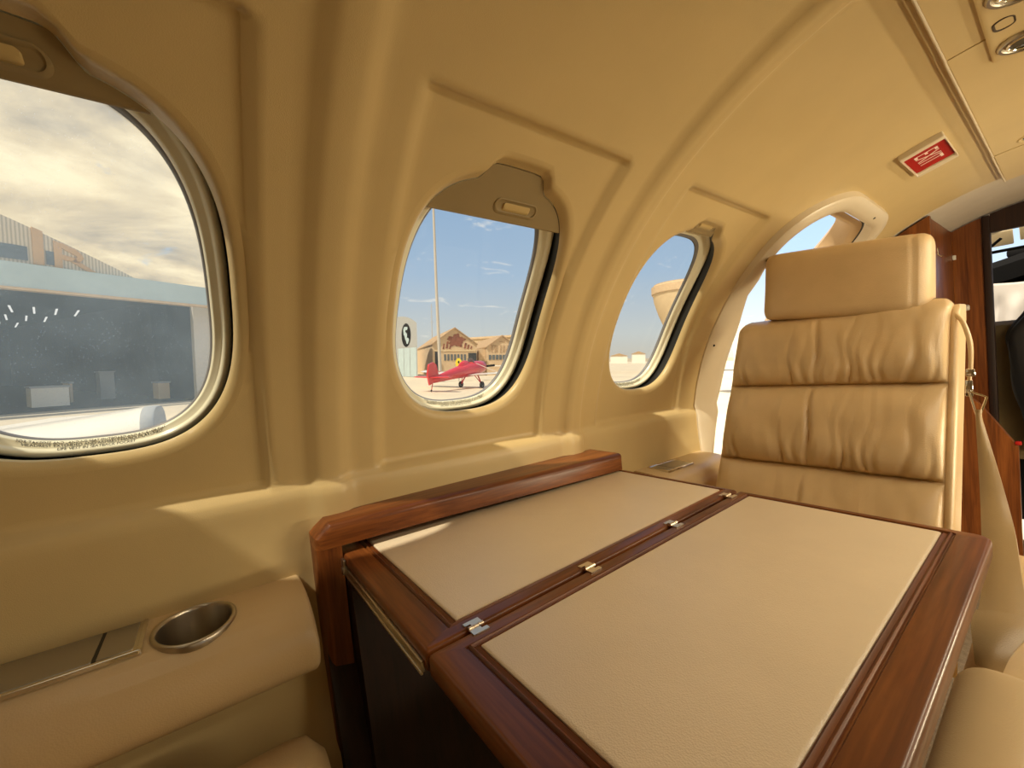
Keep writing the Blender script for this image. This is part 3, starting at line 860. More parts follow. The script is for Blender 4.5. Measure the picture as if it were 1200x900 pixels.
# ------------------------------------------------------------------ exit sign
def ceil_frame(y, s, d=0.0):
    p = Wp(y, s, d); th = s_of(y, s) / RAD
    inn = Vector((cos(th), 0, -sin(th)))       # towards the cabin
    upv = Vector((sin(th), 0, cos(th)))        # along the arc, towards the crown
    return p, Vector((0, 1, 0)), upv, inn
sy, ss_ = 1.462, 0.955
p, ey, eu, en = ceil_frame(sy, ss_ + TILT * (sy - 0.4))
ex = thing('exit_sign', p, 'small red EXIT sign in a cream frame on the ceiling above the seat', 'sign')
fs = lambda a, b, d: p + ey * a + eu * b + en * d
mb = MB()
SW, SH = 0.100, 0.040
mb.rings([[fs(x, y, d) for x, y in rrect(-SW + i, SW - i, -SH + j, SH - j, 0.003, 3)] for i, j, d in ((0, 0, -0.004), (0.001, 0.0005, 0.012), (0.004, 0.001, 0.014), (0.016, 0.002, 0.0145), (0.022, 0.003, 0.010), (0.023, 0.0035, 0.006))], True, True, True)
mb.build('frame', M['trim'], ex, angle=30)
mb = MB(); mb.rings([[fs(x, y, d) for x, y in rrect(-0.076, 0.076, -0.036, 0.036, 0.002, 2)] for d in (0.006, 0.0075)], True, False, True)
fc = mb.build('face', M['red'], ex)
V, F = text_mesh('EXIT', 0.040)
xs = [v.x for v in V]; yy = [v.y for v in V]
kx = 0.090 / (max(xs) - min(xs)); ky = 0.042 / (max(yy) - min(yy)); xm = (max(xs) + min(xs)) / 2; ym = (max(yy) + min(yy)) / 2
mb = MB(); mb.add([fs((v.x - xm) * kx, (v.y - ym) * ky, 0.0079) for v in V], F)
mb.build('lettering', M['letter'], ex, fc, smooth=False, fix=False)

# ------------------------------------------------------------------ overhead service unit
def cp(x, y, d=0.0):
    return Vector((x, y, CZ + sqrt(RAD ** 2 - (x - CX) ** 2) - 0.0125 - d))
pu = thing('overhead_service_unit', cp(0.018, 1.02), 'ceiling service plate with chrome air vent and reading lamp at the frame edge', 'air vent')
mb = MB()
mb.rings([[cp(x, y, d) for x, y in rrect(-0.072 + i, 0.108 - i, 0.84 + i, 1.125 - i, 0.018, 5)] for i, d in ((0.0, -0.002), (0.001, 0.004), (0.005, 0.006), (0.010, 0.0045))], True, False, True)
mb.build('plate', M['ceil'], pu)
def vent(x, y, r, name, lens):
    mb = MB(); o = cp(x, y, 0.0045)
    mb.lathe([(r * 1.0, -0.001), (r * 1.0, 0.004), (r * 0.93, 0.007), (r * 0.84, 0.006), (r * 0.76, 0.001), (r * 0.70, 0.0005)], o, (0, 0, -1), 40)
    rg = mb.build(name, M['steel'], pu, angle=40)
    mb = MB(); mb.lathe([(r * 0.70, 0.0), (r * 0.68, 0.006), (r * 0.62, 0.0075), (r * 0.58, 0.006)], o, (0, 0, -1), 36); mb.build('bezel', M['chrome'], pu, rg)
    mb = MB(); mb.lathe([(r * 0.60, 0.0045), (r * 0.4, 0.0065), (r * 0.15, 0.0075), (0.001, 0.0076)], o, (0, 0, -1), 36, False, True); mb.build('core', lens, pu, rg)
vent(-0.032, 1.075, 0.033, 'air_vent', M['dark_lens'])
vent(-0.028, 0.905, 0.036, 'reading_lamp', M['dark_lens'])
vent(0.068, 1.075, 0.033, 'air_vent', M['dark_lens'])
mb = MB(); mb.rings([[cp(-0.051 + x, 0.99 + y, d) for x, y in rrect(-0.012 + i, 0.012 - i, -0.018 + i, 0.018 - i, 0.0115 - i, 5)] for i, d in ((0, 0.004), (0.001, 0.0058), (0.003, 0.0056), (0.004, 0.003))], True, False, True)
mb.build('switch', M['hole'], pu)
pl = thing('ceiling_spot_lamp', cp(-0.045, 1.655), 'small round lamp set in the ceiling beyond the exit sign', 'lamp')
mb = MB(); mb.lathe([(0.030, -0.001), (0.030, 0.003), (0.026, 0.005), (0.022, 0.003)], cp(-0.045, 1.655), (0, 0, -1), 32); rg = mb.build('rim', M['ceil'], pl)
mb = MB(); mb.lathe([(0.022, 0.002), (0.012, 0.0035), (0.001, 0.004)], cp(-0.045, 1.655), (0, 0, -1), 32, False, True); mb.build('lens', M['dark_lens'], pl)

# ------------------------------------------------------------------ forward cabinets and cockpit partition
def arcz(x): return CZ + sqrt(max(0.0, 0.744 ** 2 - (x - CX) ** 2))
cab = thing('wardrobe_cabinet', (-0.45, 2.25, -0.87), 'glossy mahogany wardrobe between doorway and cockpit partition', 'cabinet')
def wall_panel(mb, x0, x1, y0, y1, z0, fz, n=14):
    xs = [x0 + (x1 - x0) * k / n for k in range(n + 1)]
    poly = [(x, fz(x)) for x in xs] + [(x1, z0), (x0, z0)]
    mb.prism(poly, lambda u, v, d: Vector((u, d, v)), y0, y1)
mb = MB(); wall_panel(mb, -0.66, -0.285, 2.04, 2.065, -0.868, arcz); mb.build('aft_panel', M['wood_z'], cab, smooth=False)
mb = MB(); mb.box(-0.300, -0.285, 2.066, 2.47, -0.868, arcz(-0.29) - 0.004, 0.001); sp_ = mb.build('side_panel', M['wood_z'], cab)
mb = MB(); mb.tube([(-0.2845, 2.15, 0.285), (-0.2835, 2.15, 0.262)], 0.003, 8); mb.tube([(-0.2835, 2.15, 0.262), (-0.274, 2.15, 0.252), (-0.271, 2.15, 0.258)], 0.0022, 8)
mb.build('coat_hook', M['chrome'], cab, sp_)
mb = MB()
poly = [(-0.284, -0.16), (-0.190, -0.262), (-0.112, -0.400), (-0.112, -0.868), (-0.284, -0.868)]
mb.prism(poly, lambda u, v, d: Vector((u, d, v)), 2.04, 2.068)
mb.build('lower_panel', M['wood_z'], cab, smooth=False)
mb = MB(); mb.box(-0.119, -0.105, 2.036, 2.050, -0.392, -0.380, 0.003); mb.build('catch', M['red'], cab)

par = thing('cockpit_partition', (-0.25, 2.51, -0.87), 'dark mahogany cockpit partition with white latch behind the seat', 'partition')
mb = MB(); wall_panel(mb, -0.50, -0.206, 2.49, 2.515, -0.868, lambda x: arcz(x) - 0.002); mb.build('panel', M['wood_z'], par, smooth=False)
mb = MB(); mb.box(-0.2055, -0.184, 2.485, 2.525, -0.868, arcz(-0.19) - 0.004, 0.003); mb.build('post', M['wood_dark_shade'], par)
mb = MB(); wall_panel(mb, -0.1835, 0.24, 2.49, 2.515, 0.350, lambda x: arcz(x) - 0.002); mb.build('header', M['wood_dark_shade'], par, smooth=False)
mb = MB(); wall_panel(mb, 0.2405, 0.60, 2.49, 2.515, -0.868, lambda x: arcz(x) - 0.002); mb.build('panel', M['wood_z'], par, smooth=False)
mb = MB(); mb.tube([(-0.2835, 2.44, 0.068), (-0.262, 2.44, 0.069)], 0.0055, 10); mb.tube([(-0.264, 2.44, 0.069), (-0.262, 2.44, 0.069), (-0.244, 2.44, 0.070), (-0.242, 2.44, 0.070)], [0.008, 0.011, 0.011, 0.008], 14)
mb.tube([(-0.253, 2.44, 0.069), (-0.253, 2.492, 0.069)], 0.005, 10)
mb.build('latch', M['white'], par)
for x, z in ((-0.293, 0.290), (-0.282, 0.279)):
    mb = MB(); mb.box(x - 0.005, x + 0.005, 2.480, 2.4905, z - 0.009, z + 0.009, 0.002); mb.build('catch', M['white'], par)

# cockpit shell with windscreen
cs = thing('cockpit_shell', (0.018, 3.2, -0.87), 'cream cockpit lining and windscreen posts beyond the partition', None, None, None, 'structure')
mb = MB(); R = []
for y, r in ((2.52, 0.748), (2.8, 0.742), (2.98, 0.737)):
    R.append([(CX + r * cos(a), y, CZ + r * sin(a)) for a in [pi * (-0.25 + 1.5 * k / 60) for k in range(61)]])
mb.rings(R, False); mb.build('lining', M['trim'], cs)
for x0, x1, dz in ((-0.345, -0.175, 0.0), (-0.155, 0.12, 0.012)):
    mb = MB(); mb.box(x0, x1, -0.006, 0.006, -0.045, 0.045, 0.005, 3, Matrix.Translation((0, 3.42, 0.440 + dz)) @ Matrix.Rotation(radians(38), 4, 'X'))
    o = mb.build('sun_visor', M['trim']); tag(o, 'cream sun visor at the windscreen nearest the partition post' if x0 < -0.3 else 'wider cream sun visor over the middle of the windscreen', 'sun visor')
mb = MB(); R = []
for y, r in ((3.05, 0.735), (4.1, 0.66)):
    R.append([(CX + r * cos(a), y, CZ + r * sin(a)) for a in [pi * (-0.25 + 0.42 * k / 20) for k in range(21)]])
mb.rings(R, False); R = []
for y, r in ((3.05, 0.735), (4.1, 0.66)):
    R.append([(CX + r * cos(a), y, CZ + r * sin(a)) for a in [pi * (0.83 + 0.42 * k / 20) for k in range(21)]])
mb.rings(R, False); mb.build('side_lining', M['trim'], cs)
mb = MB()
for a0 in (0.30, 0.5, 0.70):
    a = pi * a0
    mb.tube([(CX + 0.735 * cos(a), 3.05, CZ + 0.735 * sin(a)), (CX + 0.66 * cos(a), 3.7, CZ + 0.60 * sin(a) - 0.02)], 0.022, 10)
mb.build('windscreen_post', M['trim'], cs)
mb = MB(); mb.tube([(-0.30, 3.0, 0.41), (-0.26, 3.02, 0.345), (-0.22, 3.02, 0.330), (0.2, 3.02, 0.335)], 0.007, 8)
mb.tube([(-0.30, 3.02, 0.30), (-0.25, 3.03, 0.335), (-0.19, 3.0, 0.385)], 0.006, 8)
mb.build('visor_rail', M['black'], cs)
gs = thing('glareshield', (0.0, 3.55, -0.3), 'black padded glareshield under the windscreen', 'glareshield')
mb = MB(); R = []
for k in range(31):
    x = -0.50 + 1.0 * k / 30; hump = 0.035 * exp(-((x + 0.02) / 0.16) ** 2)
    zc = 0.315 - 0.30 * (x) ** 2 + hump
    R.append([(x, 3.36, zc - 0.10), (x, 3.34, zc - 0.02), (x, 3.38, zc + 0.015), (x, 3.50, zc + 0.02), (x, 3.80, zc - 0.05), (x, 3.80, zc - 0.16)])
mb.rings(R, True, True, True); mb.build('hood', M['black'], gs)
mb = MB(); mb.box(-0.20, -0.08, 3.40, 3.48, 0.330, 0.372, 0.012); mb.build('compass', M['black'], gs)
mb = MB(); mb.box(-0.5, 0.5, 3.42, 3.60, -0.86, 0.20, 0.01); mb.build('panel', M['black'], gs)
dsheet = MB(); G = []
for i in range(61):
    x = -0.48 + 0.96 * i / 60; col = []
    for k in range(41):
        t = k / 40
        fold = 0.026 * sin(x * 85 + 5 * t + 1.8 * sin(x * 17)) * sst(0.08, 0.26, t) + 0.010 * noise.noise(Vector((x * 9, t * 4, 2.2)))
        y = 3.31 - 0.05 * sst(0.0, 1.0, t) + fold
        z = 0.205 - 0.10 * x * x - 0.52 * t + 0.012 * sin(x * 14) * (1 - t)
        col.append((x, y, z))
    G.append(col)
dsheet.rings(G, False)
o = dsheet.build('dust_sheet', M['sheet'], angle=80); tag(o, 'white wrinkled dust sheet hung below the black glareshield', 'sheet')
sm = o.modifiers.new('thickness', 'SOLIDIFY'); sm.thickness = 0.004
# crew seat and jacket
crew = thing('crew_seat', (-0.02, 2.80, -0.87), 'tan crew seat in shade-darkened colour seen through the cockpit opening', 'seat')
mb = MB(); R = []
for k in range(31):
    t = k / 30; z = -0.52 + 0.525 * t; r = max(0.0, (t - 0.92) / 0.08); kk = 1 - sqrt(max(0, 1 - r * r))
    y = 2.64 + 0.04 * (1 - t)
    R.append([(px, y + py, z) for px, py in rrect(-0.27 + 0.03 * kk, 0.21 - 0.03 * kk, 0.0 + 0.03 * kk, 0.11 - 0.03 * kk, 0.028, 5)])
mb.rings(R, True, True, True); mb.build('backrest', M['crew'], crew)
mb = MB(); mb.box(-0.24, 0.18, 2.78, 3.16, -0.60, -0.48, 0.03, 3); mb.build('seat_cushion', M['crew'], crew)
mb = MB(); mb.box(-0.16, 0.10, 2.80, 3.10, -0.868, -0.60, 0.01); mb.build('pedestal', M['black'], crew)
jm = MB(); R = []
for k in range(41):
    t = k / 40; z = 0.085 - 0.60 * t
    ring = []
    for q in range(32):
        a = 2 * pi * q / 32
        rx = 0.10 * (0.45 + 0.55 * sst(0, 0.22, t)) * (1 + 0.15 * sin(5 * t + 1)) - 0.035 * sst(0.55, 1.0, t)
        ry = 0.040 * (0.5 + 0.5 * sst(0, 0.2, t))
        w = 1 + 0.10 * sin(a * 5 + t * 6) + 0.08 * noise.noise(Vector((cos(a) * 2, sin(a) * 2, t * 5)))
        ring.append((-0.052 + rx * cos(a) * w, 2.585 + ry * sin(a) * w, z + 0.02 * cos(a)))
    R.append(ring)
jm.rings(R, True, True, True)
o = jm.build('jacket', M['jacket'], angle=80); tag(o, 'black jacket hung over the crew seat back', 'jacket')

# ------------------------------------------------------------------ OUTSIDE: the apron is tilted a little against the cabin
NUP = Vector((0.06, 0.056, 1.0)).normalized()
QO = Vector((0, 0, 1)).rotation_difference(NUP)
GZ = -1.9
def othing(name, loc, label, cat, group=None, kind=None, h0=0.0):
    o = bpy.data.objects.new(name, None); COL.objects.link(o)
    L = Vector((loc[0], loc[1], GZ + h0)); o.location = QO @ L
    o.rotation_mode = 'QUATERNION'; o.rotation_quaternion = QO
    ROOTLOC[o] = L
    return tag(o, label, cat, group, kind)
def H(h): return GZ + h

T = 1.0
M['apron'] = mat_plain('apron_concrete', (0.63, 0.55, 0.42), 0.9, var=0.10, scale=0.25)
M['o_cream'] = mat_plain('cream_stucco', (0.66, 0.52, 0.33), 0.9, var=0.05, scale=2)
M['o_roof'] = mat_plain('brown_shingle', (0.42, 0.29, 0.17), 0.9, var=0.15, scale=6)
M['o_tan'] = mat_plain('tan_siding', (0.60, 0.45, 0.29), 0.9, var=0.08, scale=3)
M['o_grey'] = mat_plain('grey_siding', (0.36, 0.38, 0.40), 0.8, var=0.05, scale=3)
M['o_band'] = mat_plain('pale_blue_steel', (0.44, 0.56, 0.62), 0.7, var=0.06, scale=1.5)
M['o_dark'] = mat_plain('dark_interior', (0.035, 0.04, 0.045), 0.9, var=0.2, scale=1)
M['o_orange'] = mat_plain('orange_paint', (0.56, 0.36, 0.18), 0.8, var=0.05)
M['o_brown'] = mat_plain('brown_paint', (0.22, 0.075, 0.045), 0.8, var=0.35, scale=3)
M['o_glass'] = mat_plain('dark_glazing', (0.10, 0.12, 0.14), 0.15, var=0.2)
M['o_red'] = mat_plain('red_aircraft_paint', (0.62, 0.035, 0.045), 0.3, coat=0.4)
M['o_white'] = mat_plain('white_aircraft_paint', (0.80, 0.78, 0.74), 0.3, coat=0.3, var=0.03)
M['o_steel'] = mat_plain('galvanised_steel', (0.50, 0.47, 0.43), 0.5, var=0.05)
M['o_yellow'] = mat_plain('yellow_board', (0.80, 0.62, 0.03), 0.6)
M['o_lamp'] = mat_plain('roof_skylight', (0.8, 0.8, 0.8), 0.5, var=0, emit=((1.0, 0.97, 0.92), 1.4))
M['o_hill'] = mat_plain('dry_hill', (0.40, 0.34, 0.26), 1.0, var=0.25, scale=0.05)
m, nt, out = new_mat('corrugated_siding')
pr = principled(nt, out, (0.5, 0.42, 0.32), 0.85)
wv = nt.nodes.new('ShaderNodeTexWave'); wv.bands_direction = 'Y'; wv.inputs['Scale'].default_value = 3.2; wv.inputs['Distortion'].default_value = 0.6
vv = coords(nt); nt.links.new(vv, wv.inputs['Vector'])
cc = ramp(nt, wv.outputs['Fac'], [(0.1, (0.40, 0.36, 0.29)), (0.5, (0.58, 0.51, 0.40)), (0.9, (0.66, 0.59, 0.47))]); nt.links.new(cc, pr.inputs['Base Color'])
M['o_corr'] = m

# ground
mb = MB(); RR = [0.5, 4, 12, 30, 60, 120, 250, 600, 1200]
mb.rings([[(r * cos(2 * pi * k / 72), r * sin(2 * pi * k / 72), GZ) for k in range(72)] for r in RR], True, True, False)
g = mb.build('ground', M['apron'], smooth=False, fix=False); g.rotation_mode = 'QUATERNION'; g.rotation_quaternion = QO
struct(g, 'sunlit pale concrete apron')

# --- big open hangar seen in the nearest window
A = Vector((-24.31, -6.38, 0)); tdir = Vector((-0.398, 0.917, 0)).normalized(); ndir = Vector((-tdir.y, tdir.x, 0))
if ndir.x > 0: ndir = -ndir
def hf(u, h, w): return A + tdir * u + ndir * w + Vector((0, 0, H(h)))
hg = othing('hangar', (-24.31, -6.38), 'large open hangar with pale blue header and orange letters in the nearest window', 'hangar')
mb = MB()
top = [(u, 5.9 + 0.50 * (4.35 - u) - 0.012 * (4.35 - u) ** 2) for u in np.linspace(4.35, -16, 28)]
mb.prism([(-16, 5.85), (4.35, 5.85)] + [(u, max(5.9, h)) for u, h in top], lambda u, v, d: hf(u, v, d), 0.0, 0.3)
ga = mb.build('gable', M['o_corr'], hg, smooth=False)
mb = MB(); mb.prism([(-16, 4.95), (13.0, 4.95), (13.0, 5.80), (4.1, 5.88), (-16, 5.98)], lambda u, v, d: hf(u, v, d), -0.30, 0.10)
mb.build('header', M['o_band'], hg, smooth=False)
mb = MB(); mb.prism([(-16, 4.85), (13, 4.85), (13, 4.95), (-16, 4.95)], lambda u, v, d: hf(u, v, d), -0.34, 0.12); mb.build('header_trim', M['o_tan'], hg, smooth=False)
mb = MB()
mb.prism([(6.75, 0), (13.0, 0), (13.0, 4.9), (6.75, 4.9)], lambda u, v, d: hf(u, v, d), 0.5, 0.8)
mb.build('jamb', M['o_steel'], hg, smooth=False)
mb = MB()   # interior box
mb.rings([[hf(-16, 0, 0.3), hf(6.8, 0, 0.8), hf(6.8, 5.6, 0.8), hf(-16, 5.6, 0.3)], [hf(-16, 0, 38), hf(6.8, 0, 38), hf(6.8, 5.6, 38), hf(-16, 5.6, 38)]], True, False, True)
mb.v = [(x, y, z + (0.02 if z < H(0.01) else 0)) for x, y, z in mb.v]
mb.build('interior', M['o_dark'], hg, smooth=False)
for i in range(13):
    u = -6.5 + i * 1.0
    for w, l in ((14.0, 4.5), (21.0, 5.0), (29.0, 6.0)):
        mb = MB(); uu = u + (0.3 if w > 12 else 0)
        mb.prism([(0, 0), (0.10, 0), (0.10, 1), (0, 1)], lambda a, b, d: hf(uu + a * 1.0 + b * 0.9, d, w + b * l), 5.55, 5.58)
        mb.build('skylight', M['o_lamp'], hg, smooth=False)
for k in range(6):
    u0 = 1.02 - k * 1.08
    mb = MB(); mb.prism([(u0 - 0.98, 6.06), (u0, 6.06), (u0, 6.60), (u0 - 0.98, 6.62)], lambda u, v, d: hf(u, v, d), -0.03, 0.05)
    mb.build('pane', M['o_glass'], hg, ga, smooth=False)
mb = MB(); mb.prism([(1.52, 6.02), (1.90, 6.02), (1.90, 6.55), (1.52, 6.56)], lambda u, v, d: hf(u, v, d), -0.03, 0.05); mb.build('pane', M['o_glass'], hg, ga, smooth=False)
mb = MB(); mb.prism([(1.16, 5.95), (1.46, 5.95), (1.46, 7.30), (1.16, 7.42)], lambda u, v, d: hf(u, v, d), -0.06, -0.001); mb.build('letter', M['o_orange'], hg, ga, smooth=False)
mb = MB()
fl = lambda u, v, d: hf(u, v, d)
mb.prism([(1.74, 5.93), (1.97, 5.93), (1.97, 6.95), (1.74, 7.02)], fl, -0.06, -0.001)
mb.prism([(1.97, 6.76), (2.42, 6.50), (2.55, 6.62), (2.40, 6.78), (1.97, 6.97)], fl, -0.06, -0.001)
mb.prism([(2.42, 6.50), (2.55, 6.62), (2.62, 6.45), (2.45, 6.22), (2.28, 6.30)], fl, -0.06, -0.001)
mb.prism([(1.97, 6.30), (2.40, 6.24), (2.40, 6.42), (1.97, 6.50)], fl, -0.06, -0.001)
mb.prism([(2.20, 6.28), (2.45, 6.30), (3.00, 5.93), (2.70, 5.93)], fl, -0.06, -0.001)
mb.build('letter', M['o_orange'], hg, ga, smooth=False)
# things on the hangar floor
crates = (('white crate on the hangar floor', 1.4, 2.6, 3.0, 0.9, 0.8, 'white'), ('tan box beside the white crate in the dark hangar', 3.1, 3.2, 5.0, 1.0, 1.1, 'o_tan'), ('yellowish box deep in the hangar near its jamb', 6.0, 6.5, 3.0, 0.9, 0.7, 'o_cream'), ('grey cabinet standing in the hangar beyond the crates', 4.5, 5.1, 6.0, 1.5, 0.6, 'o_grey'))
for lab, u0, u1, w0, hh, dp, mt in crates:
    c = hf((u0 + u1) / 2, 0, w0)
    r = othing('crate', (c.x, c.y), lab, 'crate', 'boxes on the hangar floor')
    mb = MB(); mb.prism([(u0, 0.04), (u1, 0.04), (u1, hh), (u0, hh)], lambda u, v, d: hf(u, v, d), w0, w0 + dp); mb.build('box', M[mt], r, smooth=False)
    mb = MB(); mb.prism([(u0 - .04, hh), (u1 + .04, hh), (u1 + .04, hh + 0.08), (u0 - .04, hh + 0.08)], lambda u, v, d: hf(u, v, d), w0 - 0.04, w0 + dp + 0.04); mb.build('lid', M['o_grey'], r, smooth=False)

# --- own wing with cowling below the nearest window (fixed to this aircraft, so in cabin axes)
wg = thing('aircraft_wing', (-2.6, -0.9, -0.75), 'white rounded wing fairing with grey end just outside the nearest window', 'wing')
mb = MB(); R = []
Yn, zb = -0.215, -0.16
for k in range(33):
    t = k / 32; y = Yn - 0.02 - 2.6 * t ** 1.2
    ht = 0.145 * (1 - 0.0 * t) * (1 - 0.55 * t); 
    ring = []
    for q in range(40):
        a = 2 * pi * q / 40
        cxn = math.copysign(abs(cos(a)) ** 0.7, cos(a)); czn = math.copysign(abs(sin(a)) ** 0.7, sin(a))
        ring.append((-2.62 + 0.36 * cxn, y, zb - 0.01 - 0.03 * t + ht * czn - 0.05 * t))
    R.append(ring)
mb.rings(R, True, True, True); fa = mb.build('fairing', M['o_white'], wg, angle=60)
mb = MB(); R = []
for y, k in ((Yn - 0.02, 1.0), (Yn + 0.012, 0.99), (Yn + 0.022, 0.96), (Yn + 0.022, 0.6)):
    R.append([(-2.62 + 0.36 * k * math.copysign(abs(cos(2 * pi * q / 40)) ** 0.7, cos(2 * pi * q / 40)), y, zb - 0.01 + 0.145 * k * math.copysign(abs(sin(2 * pi * q / 40)) ** 0.7, sin(2 * pi * q / 40))) for q in range(40)])
mb.rings(R, True, False, True); mb.build('lip', M['o_grey'], wg, fa, angle=40)
mb = MB(); R = []
for x in (-0.8, -2.6, -5.5):
    R.append([(x, -1.9 + 1.5 * c, -0.92 + (-x - 0.8) * 0.16 + h * 0.9) for c, h in ((1.0, 0.0), (0.95, 0.045), (0.8, 0.085), (0.5, 0.10), (0.0, 0.03), (0.3, -0.05), (0.7, -0.075), (0.95, -0.04))])
mb.rings(R, True, True, True); mb.build('wing_panel', M['o_white'], wg, angle=60)

# --- gabled hangars in the middle window
def gable_hangar(A2, B2, eave, peak, depth, label, wall, roof, grp):
    A2, B2 = Vector((*A2, 0)), Vector((*B2, 0)); t = (B2 - A2); wd = t.length; t.normalize(); n = Vector((-t.y, t.x, 0))
    if n.dot(A2) < 0: n = -n
    f = lambda u, h, w: A2 + t * u + n * w + Vector((0, 0, H(h)))
    root = othing('hangar', (A2.x, A2.y), label, 'hangar', grp)
    mb = MB(); mb.prism([(0, 0), (wd, 0), (wd, eave), (wd / 2, peak), (0, eave)], lambda u, v, d: f(u, v, d), 0, depth); wl = mb.build('wall', wall, root, smooth=False)
    mb = MB(); e = 0.10; sl = (peak - eave) / (wd / 2)
    mb.prism([(-e, eave - e * sl + 0.02), (wd / 2, peak + 0.02), (wd + e, eave - e * sl + 0.02), (wd + e, eave - e * sl + 0.17), (wd / 2, peak + 0.18), (-e, eave - e * sl + 0.17)], lambda u, v, d: f(u, v, d), -0.25, depth + 0.2)
    mb.build('roof', roof, root, smooth=False)
    return root, wl, f, wd
r2, wl, f, wd = gable_hangar((-48.65, 23.44), (-46.8, 28.9), 4.1, 6.15, 22, 'tan gabled hangar with brown mural behind the red airplane', M['o_tan'], M['o_roof'], 'tan gabled hangars')
def rect(f, u0, u1, h0, h1, d0=-0.05, d1=0.05):
    return MB().prism([(u0, h0), (u1, h0), (u1, h1), (u0, h1)], lambda u, v, d: f(u, v, d), d0, d1)
rect(f, 0.05 * wd, 0.15 * wd, 0, 3.2).build('doorway', M['o_dark'], r2, wl, smooth=False)
rect(f, 0.80 * wd, 0.99 * wd, 1.3, 3.0).build('doorway', M['o_dark'], r2, wl, smooth=False)
rect(f, 0.03 * wd, 0.97 * wd, 3.25, 3.42, -0.07).build('fascia', M['o_cream'], r2, wl, smooth=False)
for k in range(7):
    u = (0.25 + 0.075 * k) * wd
    rect(f, u, u + 0.045 * wd, 2.05, 2.85).build('pane', M['o_glass'], r2, wl, smooth=False)
mb = MB()   # ragged brown mural: a plain splotch with hanging strokes
P = []
for k in range(40):
    a = 2 * pi * k / 40; rr_ = 1 + 0.18 * sin(5 * a + 0.5) + 0.12 * sin(11 * a)
    P.append((0.53 * wd + 1.05 * cos(a) * rr_, 4.62 + 0.78 * sin(a) * rr_))
mb.prism(P, lambda u, v, d: f(u, v, d), -0.05, 0.02)
for (u, a, b, c) in ((0.22, 3.55, 4.2, .12), (0.29, 3.6, 4.5, .16), (0.36, 3.55, 4.0, .14), (0.70, 3.6, 4.3, .15), (0.77, 3.55, 4.1, .14), (0.85, 3.55, 3.9, .10)):
    mb.prism([(u * wd, a), (u * wd + c * 1.6, a), (u * wd + c * 2.6, b), (u * wd + c, b)], lambda q, v, d: f(q, v, d), -0.05, 0.02)
mb.build('mural', M['o_brown'], r2, wl, smooth=False)
r3, wl, f, wd = gable_hangar((-46.93, 30.56), (-45.35, 34.53), 3.75, 5.25, 20, 'smaller tan gabled hangar beside the mural hangar', M['o_tan'], M['o_roof'], 'tan gabled hangars')
for k in range(8):
    u = (0.06 + 0.112 * k) * wd
    rect(f, u, u + 0.085 * wd, 2.1, 2.75).build('pane', M['o_glass'], r3, wl, smooth=False)
mb = MB()
for k, (u, a, b) in enumerate(((0.14, 3.1, 4.0), (0.24, 3.1, 3.95), (0.30, 3.1, 4.0), (0.42, 3.05, 4.05), (0.52, 3.1, 4.0), (0.60, 3.1, 3.6), (0.66, 3.1, 4.05), (0.78, 3.05, 3.7))):
    mb.prism([(u * wd, a), (u * wd + 0.2, a), (u * wd + 0.26, b), (u * wd + 0.05, b)], lambda q, v, d: f(q, v, d), -0.05, 0.02)
mb.prism([(0.14 * wd, 3.95), (0.30 * wd, 3.95), (0.30 * wd, 4.08), (0.14 * wd, 4.08)], lambda q, v, d: f(q, v, d), -0.05, 0.02)
mb.prism([(0.40 * wd, 4.45), (0.60 * wd, 4.45), (0.58 * wd, 4.62), (0.42 * wd, 4.62)], lambda q, v, d: f(q, v, d), -0.05, 0.02)
mb.build('painted_marks', M['o_roof'], r3, wl, smooth=False)
rect(f, -0.95, -0.02, 0, 3.6, 0.8, 8).build('annex', M['o_tan'], r3, smooth=False)
# grey hangar with oval emblem
A3 = Vector((-56.2, 20.9, 0))
f = lambda u, h, w: A3 + Vector((u - 0.92 * w, 0.40 * w, H(h)))
rg_ = othing('hangar', (-56.2, 20.9), 'grey hangar with black oval emblem at the edge of the middle window', 'hangar')
mb = MB(); mb.prism([(-4, 0), (8.6, 0)] + [(u, 7.9 - 0.030 * (u - 2.5) ** 2 - 0.02 * max(0, u - 6) ** 2) for u in np.linspace(8.6, -4, 16)], f, 0, 2.2); wl = mb.build('wall', M['o_grey'], rg_, smooth=False)
for k in range(3): rect(f, 2.4 + 2.0 * k, 4.25 + 2.0 * k, 0.05, 3.7, -0.06).build('door', M['o_band'], rg_, wl, smooth=False)
mb = MB(); mb.prism([(5.2 + 1.5 * cos(2 * pi * k / 40), 5.35 + 1.5 * sin(2 * pi * k / 40)) for k in range(40)], f, -0.07, 0.01); em = mb.build('emblem', M['black'], rg_, wl, smooth=False)
mb = MB()
for cu, ch, ru, rh, a in ((4.7, 5.9, 0.35, 0.55, 0.4), (5.1, 5.2, 0.42, 0.55, -0.3), (5.6, 4.6, 0.45, 0.40, 0.2), (5.3, 6.2, 0.45, 0.22, -0.4)):
    mb.prism([(cu + ru * cos(2 * pi * k / 14) * (1 + 0.25 * sin(6 * pi * k / 14)) + a * 0.3 * sin(2 * pi * k / 14), ch + rh * sin(2 * pi * k / 14)) for k in range(14)], f, -0.09, -0.065)
mb.build('emblem_figure', M['o_band'], rg_, em, smooth=False)
